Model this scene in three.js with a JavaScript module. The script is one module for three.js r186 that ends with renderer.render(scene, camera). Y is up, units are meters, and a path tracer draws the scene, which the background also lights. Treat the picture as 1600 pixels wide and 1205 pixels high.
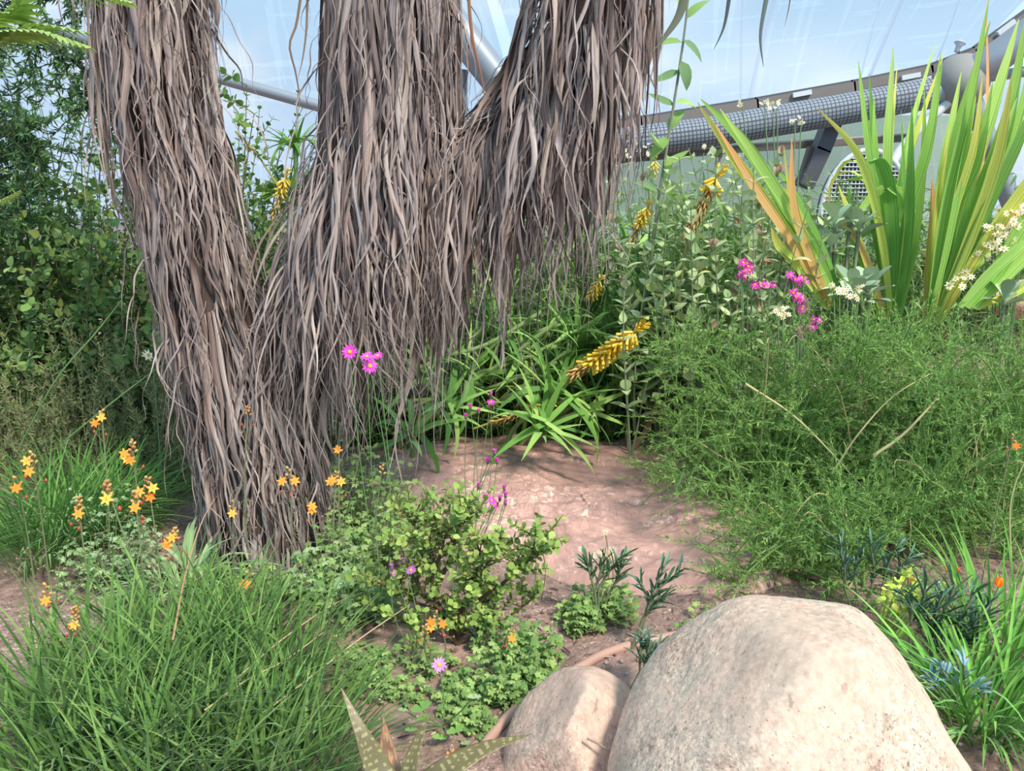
import * as THREE from 'three';
import { mergeGeometries } from 'three/addons/utils/BufferGeometryUtils.js';

// ---------------------------------------------------------------- camera, sky, sun, exposure
const scene = new THREE.Scene();
const F = 1235, EYE = new THREE.Vector3(0, 1.5, 0), PITCH = THREE.MathUtils.degToRad(-12);
const camera = new THREE.PerspectiveCamera(2 * THREE.MathUtils.radToDeg(Math.atan(602.5 / F)), 1600 / 1205, 0.05, 500);
camera.position.copy(EYE); camera.rotation.x = PITCH; scene.add(camera);
const renderer = new THREE.WebGLRenderer({ antialias: true });
renderer.toneMapping = THREE.LinearToneMapping;
renderer.toneMappingExposure = 1.4;
renderer.shadowMap.enabled = true;

// seeded random numbers and value noise
let seed_ = 12345;
function reseed(n) { seed_ = n | 0; }
function rnd() { seed_ = (seed_ + 0x6d2b79f5) | 0; let t = Math.imul(seed_ ^ (seed_ >>> 15), 1 | seed_); t = (t + Math.imul(t ^ (t >>> 7), 61 | t)) ^ t; return ((t ^ (t >>> 14)) >>> 0) / 4294967296; }
const rr = (a, b) => a + (b - a) * rnd();
const pick = (a) => a[Math.floor(rnd() * a.length)];
function hash3(x, y, z) { let h = Math.imul(x, 374761393) ^ Math.imul(y, 668265263) ^ Math.imul(z, 2147483647 ^ 0x5bd1e995); h = Math.imul(h ^ (h >>> 13), 1274126177); return ((h ^ (h >>> 16)) >>> 0) / 4294967296; }
function noise3(x, y, z) {
  const xi = Math.floor(x), yi = Math.floor(y), zi = Math.floor(z), q = (t) => t * t * (3 - 2 * t), u = q(x - xi), v = q(y - yi), w = q(z - zi), L = (a, b, t) => a + (b - a) * t;
  const g = (i, j, k) => hash3(xi + i, yi + j, zi + k);
  return L(L(L(g(0, 0, 0), g(1, 0, 0), u), L(g(0, 1, 0), g(1, 1, 0), u), v), L(L(g(0, 0, 1), g(1, 0, 1), u), L(g(0, 1, 1), g(1, 1, 1), u), v), w);
}
function fbm(x, y, z, o = 4) { let s = 0, a = 0.5, t = 0; for (let i = 0; i < o; i++) { s += a * noise3(x, y, z); t += a; x = x * 2.03 + 11.3; y = y * 2.03 + 5.7; z = z * 2.03 + 3.1; a *= 0.5; } return s / t; }
const clamp = (x, a = 0, b = 1) => Math.min(b, Math.max(a, x));
const sm = (a, b, x) => { const t = clamp((x - a) / (b - a)); return t * t * (3 - 2 * t); };
const lerp = (a, b, t) => a + (b - a) * t;
const V = (x, y, z) => new THREE.Vector3(x, y, z);

{ // a bright summer sky with thin broken cloud all round
  const W = 1024, H = 512, d = new Float32Array(W * H * 4);
  for (let j = 0; j < H; j++) for (let i = 0; i < W; i++) {
    const el = ((j + 0.5) / H - 0.5) * Math.PI, az = ((i + 0.5) / W - 0.5) * 2 * Math.PI;
    const x = Math.cos(el) * Math.cos(az), y = Math.sin(el), z = Math.cos(el) * Math.sin(az);
    const up = clamp(y * 2.2), k = (j * W + i) * 4;
    let c = [lerp(0.58, 0.36, up), lerp(0.70, 0.64, up), lerp(0.92, 0.86, up)];
    const cl = sm(0.50, 0.72, fbm(x * 3 + 7.3, y * 6 + 1.7, z * 3 + 4.1, 5));
    c = c.map((v, n) => lerp(v, [0.95, 0.97, 1.0][n], cl * 0.8));
    if (y < 0) c = c.map((v) => v * lerp(1, 0.35, sm(0, -0.15, y)));
    d[k] = c[0]; d[k + 1] = c[1]; d[k + 2] = c[2]; d[k + 3] = 1;
  }
  const sky = new THREE.DataTexture(d, W, H, THREE.RGBAFormat, THREE.FloatType);
  sky.mapping = THREE.EquirectangularReflectionMapping; sky.magFilter = THREE.LinearFilter; sky.needsUpdate = true;
  scene.background = sky; scene.environment = sky;
  scene.backgroundIntensity = scene.environmentIntensity = 1.0;
}
const sun = new THREE.DirectionalLight(new THREE.Color().setRGB(1, 0.93, 0.80), 3.2);   // veiled by the film roof: soft-edged
sun.position.set(5.2, 9.5, 3.4); sun.target.position.set(0, 0, -3.5);
sun.castShadow = true; sun.shadow.radius = 18; sun.shadow.mapSize.set(4096, 4096);
Object.assign(sun.shadow.camera, { left: -9, right: 9, top: 9, bottom: -9, near: 0.5, far: 40 });
scene.add(sun, sun.target);

// ---------------------------------------------------------------- helpers
const ca = Math.cos(PITCH), sa = Math.sin(PITCH);
function ray(px, py) { const x = (px - 800) / F, y = -(py - 602.5) / F; return V(x, y * ca + sa, y * sa - ca); }
function P(px, py, D) { const r = ray(px, py), t = D / -r.z; return r.multiplyScalar(t).add(EYE); }   // the point seen there, D metres in front
function mpp(py, D) { const r = ray(800, py); return D / -r.z / F; }                                     // metres per pixel there
function toPx(p) { const x = p.x, y = p.y - EYE.y, z = p.z, yc = y * ca + z * sa, zc = -y * sa + z * ca; return { x: 800 + F * x / -zc, y: 602.5 - F * yc / -zc, t: -zc }; }
function groundH(x, z) {
  const D = -z, bank = sm(4.9, 8.2, D) * lerp(0.45, 0.95, sm(-2, 2, x)) + sm(8, 14, D) * 0.2;
  return bank + (fbm(x * 0.9 + 3, 2.2, z * 0.9, 3) - 0.5) * 0.10 + (fbm(x * 6, 7.7, z * 6, 3) - 0.5) * 0.02;
}
function G(px, py) { const r = ray(px, py); let lo = 0.5; for (let t = 0.5; t < 40; t += 0.02) { const p = r.clone().multiplyScalar(t).add(EYE); if (p.y < groundH(p.x, p.z)) return p; lo = t; } return r.multiplyScalar(lo).add(EYE); }
function onGround(px, D) { const p = P(px, 600, D); p.y = groundH(p.x, p.z); return p; }

const used = new Map();
function numbered(n) { const k = used.get(n) || 0; used.set(n, k + 1); return k ? n + '_' + String(k).padStart(3, '0') : n; }
function shade(o) { o.castShadow = o.receiveShadow = true; return o; }
function thing(name, label, category, pos, group) {
  const o = new THREE.Group(); o.name = numbered(name); o.position.copy(pos); o.userData = { label, category };
  if (group) o.userData.group = group;
  scene.add(o); return o;
}
function part(name, geo, mat, parent, kind) { const m = shade(new THREE.Mesh(geo, mat)); m.name = name; if (kind) m.userData.kind = kind; parent.add(m); return m; }
function struct(name, geo, mat) { const m = shade(new THREE.Mesh(geo, mat)); m.name = name; m.userData = { kind: 'structure' }; scene.add(m); return m; }
const lin = (r, g, b) => [r, g, b].map((v) => { v /= 255; return v <= 0.04045 ? v / 12.92 : ((v + 0.055) / 1.055) ** 2.4; });
const col = (r, g, b) => new THREE.Color().setRGB(...lin(r, g, b));
function std(c, rough = 0.8, extra = {}) { return new THREE.MeshStandardMaterial({ color: Array.isArray(c) ? col(...c) : c, roughness: rough, side: THREE.DoubleSide, ...extra }); }
const LEAF = new THREE.Color(1.58, 1.42, 1.12);   // the listed leaf tones are read as seen in half light; the leaf itself is paler
function leafMat(c, through = 0.3, extra = {}) { return new THREE.MeshPhysicalMaterial({ color: (Array.isArray(c) ? col(...c) : c.clone()).multiply(LEAF), roughness: 1, transmission: through, thickness: 0, side: THREE.DoubleSide, ...extra }); }
const vcLeaf = leafMat(new THREE.Color(1, 1, 1), 0.28, { vertexColors: true }), vcDry = std(new THREE.Color(1, 1, 1), 0.85, { vertexColors: true });
function tones(list, through) { return list.map((c) => (through === 0 ? std(c, 0.5) : leafMat(c, through ?? 0.3))); }

// Acc collects ribbons, tubes and placed templates into ONE geometry with vertex colours
class Acc {
  constructor() { this.p = []; this.n = []; this.c = []; this.u = []; this.i = []; }
  get count() { return this.p.length / 3; }
  v(p, n, c, u = 0, w = 0) { this.p.push(p.x, p.y, p.z); this.n.push(n.x, n.y, n.z); this.c.push(c[0], c[1], c[2]); this.u.push(u, w); }
  // a folded strip: pts, width(t), side(k) a vector across, fold 0..1
  ribbon(pts, width, side, fold, c, across = 2) {
    const N = pts.length, s0 = this.count, T = V(), S = V(), n = V(), q = V(); let len = 0;
    for (let k = 0; k < N; k++) {
      T.subVectors(pts[Math.min(N - 1, k + 1)], pts[Math.max(0, k - 1)]).normalize();
      S.copy(typeof side === 'function' ? side(k, T) : side); S.addScaledVector(T, -S.dot(T)).normalize(); n.crossVectors(S, T).normalize();
      if (k) len += pts[k].distanceTo(pts[k - 1]);
      const w = width(k / (N - 1)), cc = typeof c === 'function' ? c(k / (N - 1)) : c;
      for (let a = 0; a <= across; a++) {
        const e = a / across * 2 - 1, m = 1 - fold * 0.5;
        q.copy(pts[k]).addScaledVector(S, e * w * 0.5 * m).addScaledVector(n, (Math.abs(e) - 0.5) * w * 0.5 * fold);
        const nn = n.clone().addScaledVector(S, -e * fold).normalize();
        this.v(q, nn, cc, e * w * 0.5, len);
      }
    }
    const M = across + 1;
    for (let k = 0; k < N - 1; k++) for (let a = 0; a < across; a++) { const b = s0 + k * M + a; this.i.push(b, b + 1, b + M, b + 1, b + M + 1, b + M); }
    return this;
  }
  tube(pts, radius, sides, c, cap = true) {
    const N = pts.length, s0 = this.count, T = V(), A = V(), B = V(), q = V(), n = V(); let ref = V(0.31, 0.2, 0.93), len = 0;
    for (let k = 0; k < N; k++) {
      T.subVectors(pts[Math.min(N - 1, k + 1)], pts[Math.max(0, k - 1)]).normalize();
      if (Math.abs(T.dot(ref)) > 0.95) ref = V(0.93, 0.3, -0.2);
      A.copy(ref).addScaledVector(T, -ref.dot(T)).normalize(); ref.copy(A); B.crossVectors(T, A);
      if (k) len += pts[k].distanceTo(pts[k - 1]);
      const r = typeof radius === 'function' ? radius(k / (N - 1)) : radius, cc = typeof c === 'function' ? c(k / (N - 1)) : c;
      for (let a = 0; a <= sides; a++) { const f = a / sides * Math.PI * 2; n.copy(A).multiplyScalar(Math.cos(f)).addScaledVector(B, Math.sin(f)); q.copy(pts[k]).addScaledVector(n, r); this.v(q, n, cc, f * r, len); }
    }
    const M = sides + 1;
    for (let k = 0; k < N - 1; k++) for (let a = 0; a < sides; a++) { const b = s0 + k * M + a; this.i.push(b, b + 1, b + M, b + 1, b + M + 1, b + M); }
    if (cap) for (const k of [0, N - 1]) { const m = this.count; T.subVectors(pts[k], pts[k ? k - 1 : 1]).normalize(); this.v(pts[k], T, typeof c === 'function' ? c(k ? 1 : 0) : c); for (let a = 0; a < sides; a++) { const b = s0 + k * M + a; this.i.push(m, k ? b : b + 1, k ? b + 1 : b); } }
    return this;
  }
  put(geo, matrix, c) {
    const s0 = this.count, gp = geo.attributes.position, gn = geo.attributes.normal, gu = geo.attributes.uv, q = V(), nm = new THREE.Matrix3().getNormalMatrix(matrix);
    for (let k = 0; k < gp.count; k++) { q.fromBufferAttribute(gp, k).applyMatrix4(matrix); const n = V().fromBufferAttribute(gn, k).applyMatrix3(nm).normalize(); this.v(q, n, c, gu ? gu.getX(k) : 0, gu ? gu.getY(k) : 0); }
    if (geo.index) for (const j of geo.index.array) this.i.push(s0 + j); else for (let k = 0; k < gp.count; k++) this.i.push(s0 + k);
    return this;
  }
  geo(origin) {
    const g = new THREE.BufferGeometry();
    if (origin) for (let k = 0; k < this.p.length; k += 3) { this.p[k] -= origin.x; this.p[k + 1] -= origin.y; this.p[k + 2] -= origin.z; }
    g.setAttribute('position', new THREE.BufferAttribute(new Float32Array(this.p), 3)); g.setAttribute('normal', new THREE.BufferAttribute(new Float32Array(this.n), 3));
    g.setAttribute('color', new THREE.BufferAttribute(new Float32Array(this.c), 3)); g.setAttribute('uv', new THREE.BufferAttribute(new Float32Array(this.u), 2)); g.setIndex(this.i);
    return g;
  }
}
const WHITE = [1, 1, 1];
// leaf outlines: width against length
const PROFILE = {
  strap: (t) => Math.min(1, 0.75 + t) * Math.min(1, (1 - t) * 1.9) ** 0.8,
  sword: (t) => Math.min(1, 0.55 + t * 1.5) * Math.min(1, (1 - t) * 2.6) ** 0.75,
  lance: (t) => Math.sin(Math.PI * Math.min(1, 0.08 + t * 0.92) ** 0.75) ** 0.9,
  ovate: (t) => Math.sin(Math.PI * t ** 0.72) ** 0.8,
  paddle: (t) => 0.12 + 0.88 * Math.sin(Math.PI * clamp(t, 0, 0.985) ** 1.7) ** 0.65 * (t > 0.02 ? 1 : 0),
  round: (t) => Math.sin(Math.PI * clamp(t, 0.02, 0.98)) ** 0.55,
  needle: (t) => 0.5 + 0.5 * Math.sin(Math.PI * t) - (t > 0.99 ? 0.45 : 0),
  finger: (t) => Math.min(1, 0.45 + t * 2) * Math.min(1, (1 - t) * 5 + 0.1) ** 0.6,
};
const ASPECT = { strap: 0.12, sword: 0.1, lance: 0.25, ovate: 0.7, paddle: 0.6, round: 0.9, needle: 0.15, finger: 0.2 };
// unit blade along +Y, face towards +Z, arching towards -Z by `bend` radians
function blade(profile, bend, fold, segs = 6, across = 2, wave = 0, aspect = ASPECT[profile]) {
  const pts = [V(0, 0, 0)]; let a = 0;
  for (let k = 1; k <= segs; k++) { a = bend * ((k - 0.5) / segs) ** 1.3; pts.push(pts[k - 1].clone().add(V(wave * Math.sin(k * 1.7) / segs, Math.cos(a) / segs, -Math.sin(a) / segs))); }
  return new Acc().ribbon(pts, (t) => Math.max(0.015, PROFILE[profile](t)) * aspect, V(1, 0, 0), fold, WHITE, across).geo().scale(1 / aspect, 1, 1);
}
function basis(pos, dir, nrm, sx, sy, sz) {
  const y = dir.clone().normalize(), z = nrm.clone().addScaledVector(y, -nrm.dot(y)); if (z.lengthSq() < 1e-8) z.set(0.3, 0.1, 0.9).addScaledVector(y, -(0.3 * y.x + 0.1 * y.y + 0.9 * y.z)); z.normalize();
  const x = y.clone().cross(z);
  return new THREE.Matrix4().makeBasis(x.multiplyScalar(sx), y.multiplyScalar(sy), z.multiplyScalar(sz ?? sy)).setPosition(pos);
}
function placed(name, geo, mat, parent, origin, pos, dir, nrm, sx, sy, sz) {
  const m = part(name, geo, mat, parent); basis(pos.clone().sub(origin), dir, nrm, sx, sy, sz).decompose(m.position, m.quaternion, m.scale); return m;
}
function onSphere() { const z = rr(-1, 1), a = rr(0, Math.PI * 2), r = Math.sqrt(1 - z * z); return V(r * Math.cos(a), z, r * Math.sin(a)); }
function curve(pts, n) { const c = new THREE.CatmullRomCurve3(pts, false, 'centripetal'); return c.getPoints(n); }
const vary = (c, a = 0.15) => { const k = 1 + rr(-a, a), w = rr(-a, a) * 0.35; return [c[0] * (k + w), c[1] * k, c[2] * (k - w)]; };

// a field of leaves: those that show largest become parts, the rest one stuff part
class Field {
  constructor() { this.l = []; }
  add(pos, dir, nrm, w, len, tone) { this.l.push({ pos: pos.clone(), dir: dir.clone(), nrm: nrm.clone(), w, len, tone: tone ?? Math.floor(rnd() * 99) }); }
  build(group, name, geos, mats, most = 300, massName) {
    const o = group.position;
    for (const f of this.l) { const s = toPx(f.pos); f.s = s.x > -10 && s.x < 1610 && s.y > -10 && s.y < 1215 && s.t > 0 ? Math.sqrt(f.w * f.len) / s.t ** 2.5 : 0; }
    this.l.sort((a, b) => b.s - a.s);
    const n = Math.min(most, this.l.length), acc = new Acc();
    this.l.forEach((f, k) => {
      const g = geos[f.tone % geos.length], m = mats[f.tone % mats.length];
      if (k < n && f.s > 0) placed(name, g, m, group, o, f.pos, f.dir, f.nrm, f.w, f.len);
      else { const k2 = m.transmission > 0 ? LEAF : { r: 1, g: 1, b: 1 }; acc.put(g, basis(f.pos, f.dir, f.nrm, f.w, f.len), vary([m.color.r / k2.r, m.color.g / k2.g, m.color.b / k2.b], 0.12)); }
    });
    if (acc.count) part(massName || name + '_mass', acc.geo(o), mats[0].transmission > 0 ? vcLeaf : vcDry, group, 'stuff');
  }
}
// procedural tiling textures
function tex(W, fn, srgb) {
  const d = new Uint8Array(W * W * 4);
  for (let j = 0; j < W; j++) for (let i = 0; i < W; i++) { const c = fn(i / W, j / W), k = (j * W + i) * 4; for (let n = 0; n < 3; n++) d[k + n] = clamp(Array.isArray(c) ? c[n] : c, 0, 1) * 255; d[k + 3] = 255; }
  const t = new THREE.DataTexture(d, W, W); t.wrapS = t.wrapT = THREE.RepeatWrapping; t.magFilter = THREE.LinearFilter; if (srgb) t.colorSpace = THREE.SRGBColorSpace; t.needsUpdate = true; return t;
}
function tileN(u, v, f, s) { // tiling noise: blend of four shifted copies
  const n = (a, b) => fbm(a * f + s, s * 1.7, b * f, 4), x = sm(0, 1, u), y = sm(0, 1, v);
  return lerp(lerp(n(u, v), n(u - 1, v), x), lerp(n(u, v - 1), n(u - 1, v - 1), x), y);
}
// cube-sphere shaped by fn(direction) -> point, normals by differences
function blob(N, fn, uvScale) {
  const g = new THREE.BoxGeometry(2, 2, 2, N, N, N), p = g.attributes.position, n = g.attributes.normal, u = g.attributes.uv, d = V(), c = [];
  for (let k = 0; k < p.count; k++) {
    d.fromBufferAttribute(p, k);
    const q = V(Math.tan(d.x * 0.7854), Math.tan(d.y * 0.7854), Math.tan(d.z * 0.7854)).normalize(), A = V(0.13, 0.9, 0.41).cross(q).normalize(), B = q.clone().cross(A), e = 0.012;
    const o = fn(q), a = fn(q.clone().addScaledVector(A, e).normalize()), b = fn(q.clone().addScaledVector(B, e).normalize());
    const nn = a.sub(o).cross(b.sub(o)).normalize(); p.setXYZ(k, o.x, o.y, o.z); n.setXYZ(k, nn.x, nn.y, nn.z); u.setXY(k, u.getX(k) * uvScale, u.getY(k) * uvScale);
  }
  return g;
}

// ---------------------------------------------------------------- ground
const soilTex = tex(512, (u, v) => {
  const a = tileN(u, v, 5, 2.1), b = tileN(u, v, 40, 7.7), c = tileN(u, v, 110, 3.3), k = 0.74 + (a - 0.5) * 0.4 + (b - 0.5) * 0.45, s = c > 0.64 ? 0.22 : c < 0.36 ? -0.14 : 0;
  return [k * 0.80 + s, k * 0.675 + s, k * 0.625 + s];
}, true);
const grainTex = tex(512, (u, v) => tileN(u, v, 60, 9.1) * 0.6 + tileN(u, v, 12, 4.4) * 0.4);
{
  const nx = 150, nz = 150, acc = new Acc(), e = 0.02;
  for (let j = 0; j <= nz; j++) for (let i = 0; i <= nx; i++) {
    const a = i / nx * 2 - 1, b = j / nz, x = Math.sign(a) * (Math.abs(a) * 5 + Math.abs(a) ** 5 * 35), z = 3 - b * 10 - b ** 6 * 60, y = groundH(x, z);
    acc.v(V(x, y, z), V(groundH(x - e, z) - groundH(x + e, z), 2 * e, groundH(x, z - e) - groundH(x, z + e)).normalize(), WHITE, x * 1.1, z * 1.1);
  }
  for (let j = 0; j < nz; j++) for (let i = 0; i < nx; i++) { const b = j * (nx + 1) + i; acc.i.push(b, b + 1, b + nx + 1, b + 1, b + nx + 2, b + nx + 1); }
  struct('ground', acc.geo(), new THREE.MeshStandardMaterial({ map: soilTex, bumpMap: grainTex, bumpScale: 0.02, roughness: 0.95, color: col(250, 240, 238) }));
}
// grit and leaf litter lying on the bare soil
{
  reseed(31); const acc = new Acc(), g = new THREE.IcosahedronGeometry(1, 0), m = new THREE.Matrix4(), chip = blade('lance', 0.5, 0.3, 3, 2);
  for (let k = 0; k < 5200; k++) {
    const near = rnd() < 0.75, x = near ? rr(-1.6, 2.0) : rr(-3, 2.4), D = near ? rr(1.5, 4.2) : rr(3, 5.5), y = groundH(x, -D), s = rr(0.003, 0.008) * (rnd() < 0.05 ? 1.9 : 1);
    if (rnd() < 0.7) { m.makeRotationFromEuler(new THREE.Euler(rr(0, 6), rr(0, 6), rr(0, 6))).scale(V(s, s * rr(0.5, 1), s * rr(0.6, 1.2))).setPosition(x, y + s * 0.3, -D); acc.put(g, m, vary(pick([lin(150, 130, 122), lin(190, 172, 165), lin(105, 84, 74), lin(165, 146, 138)]), 0.15)); }
    else acc.put(chip, basis(V(x, y + 0.006, -D), V(rr(-1, 1), rr(-0.05, 0.25), rr(-1, 1)), V(rr(-0.3, 0.3), 1, rr(-0.3, 0.3)), rr(0.004, 0.012), rr(0.02, 0.07)), vary(pick([lin(128, 98, 78), lin(170, 148, 126), lin(96, 70, 58), lin(186, 170, 150)]), 0.2));
  }
  const o = part('soil_litter', acc.geo(), vcDry, scene, 'stuff'); o.userData.label = 'grit and dead leaf litter on the bare soil'; o.userData.category = 'litter';
}

// ---------------------------------------------------------------- flat pink rock slab
const graniteTex = tex(768, (u, v) => {
  const a = tileN(u, v, 4, 1.3), b = tileN(u, v, 55, 8.8), c = tileN(u, v, 140, 5.5), d = tileN(u, v, 26, 14.2);
  let k = 0.86 + (a - 0.5) * 0.24 + (b - 0.5) * 0.36 + (c > 0.63 ? 0.16 : c < 0.34 ? -0.30 : 0) + (d < 0.33 ? -0.12 : 0);
  const pinkish = (tileN(u, v, 9, 6.1) - 0.5) * 0.22;
  return [k + pinkish * 0.5, k * 0.945 - pinkish * 0.1, k * 0.885 - pinkish * 0.15];
}, true);
const slabTex = tex(768, (u, v) => {
  const a = tileN(u, v, 5, 21.3), b = tileN(u, v, 30, 18.8), c = tileN(u, v, 120, 15.5), w = tileN(u, v, 9, 24.2), q = tileN(u, v, 70, 2.9);
  let k = 0.76 + (a - 0.5) * 0.25 + (b - 0.5) * 0.30 + (c > 0.64 ? 0.10 : c < 0.33 ? -0.12 : 0), p = 0.16 * sm(0.5, 0.62, w) * sm(0.5, 0.64, q);
  return [k * 0.98 + p, k * 0.80 + p * 1.15, k * 0.745 + p * 1.15];
}, true);
const slabTop = (x, D) => 0.03 + 0.05 * sm(3.1, 4.9, D) + (fbm(x * 1.4, 3.3, D * 1.8, 4) - 0.5) * 0.06 + 0.022 * Math.floor(fbm(x * 1.7 + 4, 9.1, D * 3.2 + x, 3) * 9) / 2 - 0.06 + (fbm(x * 9, 1.1, D * 14, 3) - 0.5) * 0.03 + (fbm(x * 30, 1.1, D * 45, 2) - 0.5) * 0.008;
{
  const N = 110, M = 200, acc = new Acc(), rimPts = [[1110, 709], [1190, 770], [1300, 880], [1290, 940], [1080, 960], [900, 945], [760, 890], [620, 860], [570, 800], [590, 740], [680, 706], [900, 702], [1020, 703]].map(([x, y]) => G(x, y)), c0 = G(920, 805), rimC = new THREE.CatmullRomCurve3(rimPts, true, 'centripetal');
  const at = (i, j) => {
    const e = rimC.getPointAt((i % M) / M), r = Math.min(1, j / N), ww = 1 + (fbm(i / M * 30, 2, 5, 3) - 0.5) * 0.08 * (i % M ? 1 : 1), x = lerp(c0.x, e.x, r * ww), z = lerp(c0.z, e.z, r * ww), D = -z, back = sm(4.3, 4.7, D);
    const rim = lerp(sm(0.72, 1, r), sm(0.95, 1, r), back), y = groundH(x, z) + Math.max(lerp(-0.03, 0.07, back), slabTop(x, D) + 0.035) * (1 - rim) - rim * lerp(0.05, 0.02, back) - (j > N ? 0.25 : 0);
    return V(x, y, z);
  };
  for (let j = 0; j <= N + 1; j++) for (let i = 0; i <= M; i++) { const o = at(i, j); acc.v(o, V(0, 1, 0), WHITE, o.x * 0.8, o.z * 0.8 + o.y); }
  for (let j = 0; j <= N; j++) for (let i = 0; i < M; i++) { const b = j * (M + 1) + i; acc.i.push(b, b + 1, b + M + 1, b + 1, b + M + 2, b + M + 1); }
  const g = acc.geo(); g.computeVertexNormals();
  const o = thing('rock_slab', 'broad flat pinkish rock slab lying behind the boulders', 'rock', V(c0.x, 0, c0.z)); g.translate(-c0.x, 0, -c0.z);
  part('slab', g, new THREE.MeshStandardMaterial({ map: slabTex, bumpMap: grainTex, bumpScale: 0.012, roughness: 0.9, color: col(250, 240, 238), side: THREE.DoubleSide }), o);
}
// ---------------------------------------------------------------- boulders
const rockMat = (c) => new THREE.MeshStandardMaterial({ map: graniteTex, bumpMap: grainTex, bumpScale: 0.004, roughness: 0.85, color: col(...c) });
function boulder(name, label, C, R, planes, c, s, N = 80) {
  const smin = (a, b, k) => { const h = clamp(0.5 + 0.5 * (b - a) / k); return lerp(b, a, h) - k * h * (1 - h); };
  const fn = (d) => {
    let r = 1 / Math.pow(Math.abs(d.x / R.x) ** 2.2 + Math.abs(d.y / R.y) ** 2.2 + Math.abs(d.z / R.z) ** 2.2, 1 / 2.2);
    for (const [x, y, z, h, k] of planes) { const q = (d.x * x + d.y * y + d.z * z) / Math.hypot(x, y, z); if (q > 0.05) r = smin(r, h / q, k || 0.05); }
    r *= 1 + (fbm(d.x * 1.6 + s, d.y * 1.6, d.z * 1.6, 3) - 0.5) * 0.10 + (fbm(d.x * 6 + s, d.y * 6, d.z * 6, 4) - 0.5) * 0.020 + (fbm(d.x * 22 + s, d.y * 22, d.z * 22, 3) - 0.5) * 0.008;
    return d.clone().multiplyScalar(r);
  };
  const o = thing(name, label, 'boulder', C); part('stone', blob(N, fn, Math.max(R.x, R.y) * 2.2), rockMat(c), o); return o;
}
boulder('boulder', 'large smooth cream granite boulder nearest the camera', P(1236, 1275, 1.72), V(0.475, 0.58, 0.40), [[0.9, 0.7, 0.2, 0.437, 0.08], [-0.8, 0.75, 0.1, 0.44, 0.10], [0.0, 1, -0.2, 0.535, 0.05], [0.15, 0.45, 1, 0.44, 0.15], [0.75, 0.35, 0.8, 0.42, 0.03]], [243, 223, 211], 3.7, 100);
boulder('boulder', 'smaller pinkish grey granite boulder beside the garden hose', P(908, 1236, 2.0), V(0.235, 0.37, 0.215), [[-0.8, 0.75, 0.2, 0.255, 0.03], [0.7, 0.75, 0.1, 0.285, 0.03], [-0.5, 0.2, 1, 0.19, 0.03], [0.5, 0.5, 0.9, 0.21, 0.02]], [230, 206, 198], 13.1, 70);
boulder('boulder', 'small pale stone half hidden at the far right edge', P(1592, 468, 5.3), V(0.20, 0.13, 0.15), [[-0.5, 1, 0.3, 0.11, 0.03]], [226, 200, 178], 23.1, 24);
{ // thin twig lying on the smaller boulder
  const o = thing('twig', 'thin grey twig lying on the smaller pinkish boulder', 'twig', P(935, 1164, 1.86)), a = P(917, 1154, 1.85), b = P(953, 1174, 1.84);
  part('stick', new Acc().tube([a, a.clone().lerp(b, 0.5).add(V(0, 0.003, 0)), b], 0.003, 6, lin(150, 132, 122)).geo(o.position), vcDry, o);
}
{ // hose
  const pts = [[1135, 990], [1085, 995], [1020, 1006], [950, 1026], [900, 1053], [850, 1082], [805, 1117], [772, 1152], [745, 1190]].map(([x, y]) => { const p = G(x, y); p.y += 0.016; return p; });
  const o = thing('garden_hose', 'faded pink brown hose curving round the back of the boulders', 'hose', pts[4].clone());
  part('tube', new Acc().tube(curve(pts, 60), 0.0165, 12, lin(186, 146, 130)).geo(o.position), std(new THREE.Color(1, 1, 1), 0.55, { vertexColors: true }), o);
}

// ---------------------------------------------------------------- the dome: steel frame and film cushions
const steel = std([150, 156, 166], 0.42, { metalness: 0.35, side: THREE.FrontSide }), darkSteel = std([88, 90, 98], 0.55, { metalness: 0.3 }), railMat = std([120, 112, 108], 0.6), whiteMetal = std([205, 210, 214], 0.5);
const netTex = tex(512, (u, v) => { const a = Math.min((u * 24) % 1, (v * 24) % 1); return a < 0.24 ? [0.30, 0.31, 0.35] : [0.56, 0.59, 0.64]; }, true);
const netMat = new THREE.MeshStandardMaterial({ map: netTex, roughness: 0.7 });
function pipe(o, name, pts, r, mat, sides = 20) { return part(name, new Acc().tube(pts, r, sides, WHITE).geo(o.position), mat, o); }
const filmTex = tex(512, (u, v) => {
  const s = tileN(u * 1, v, 3, 40.2), h = fbm(u * 160, 2, v * 3, 3), g = fbm(u * 7, 8, v * 60, 3); let k = 0.93 + (s - 0.5) * 0.12 + (h > 0.68 ? 0.03 : 0) + (g > 0.7 ? 0.03 : 0);
  return [k, k, k];
}, true);
const film = new THREE.MeshPhysicalMaterial({ map: filmTex, color: new THREE.Color(0.90, 0.93, 0.93), transmission: 1, thickness: 0, roughness: 0.3, ior: 1.35, side: THREE.DoubleSide });
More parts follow.
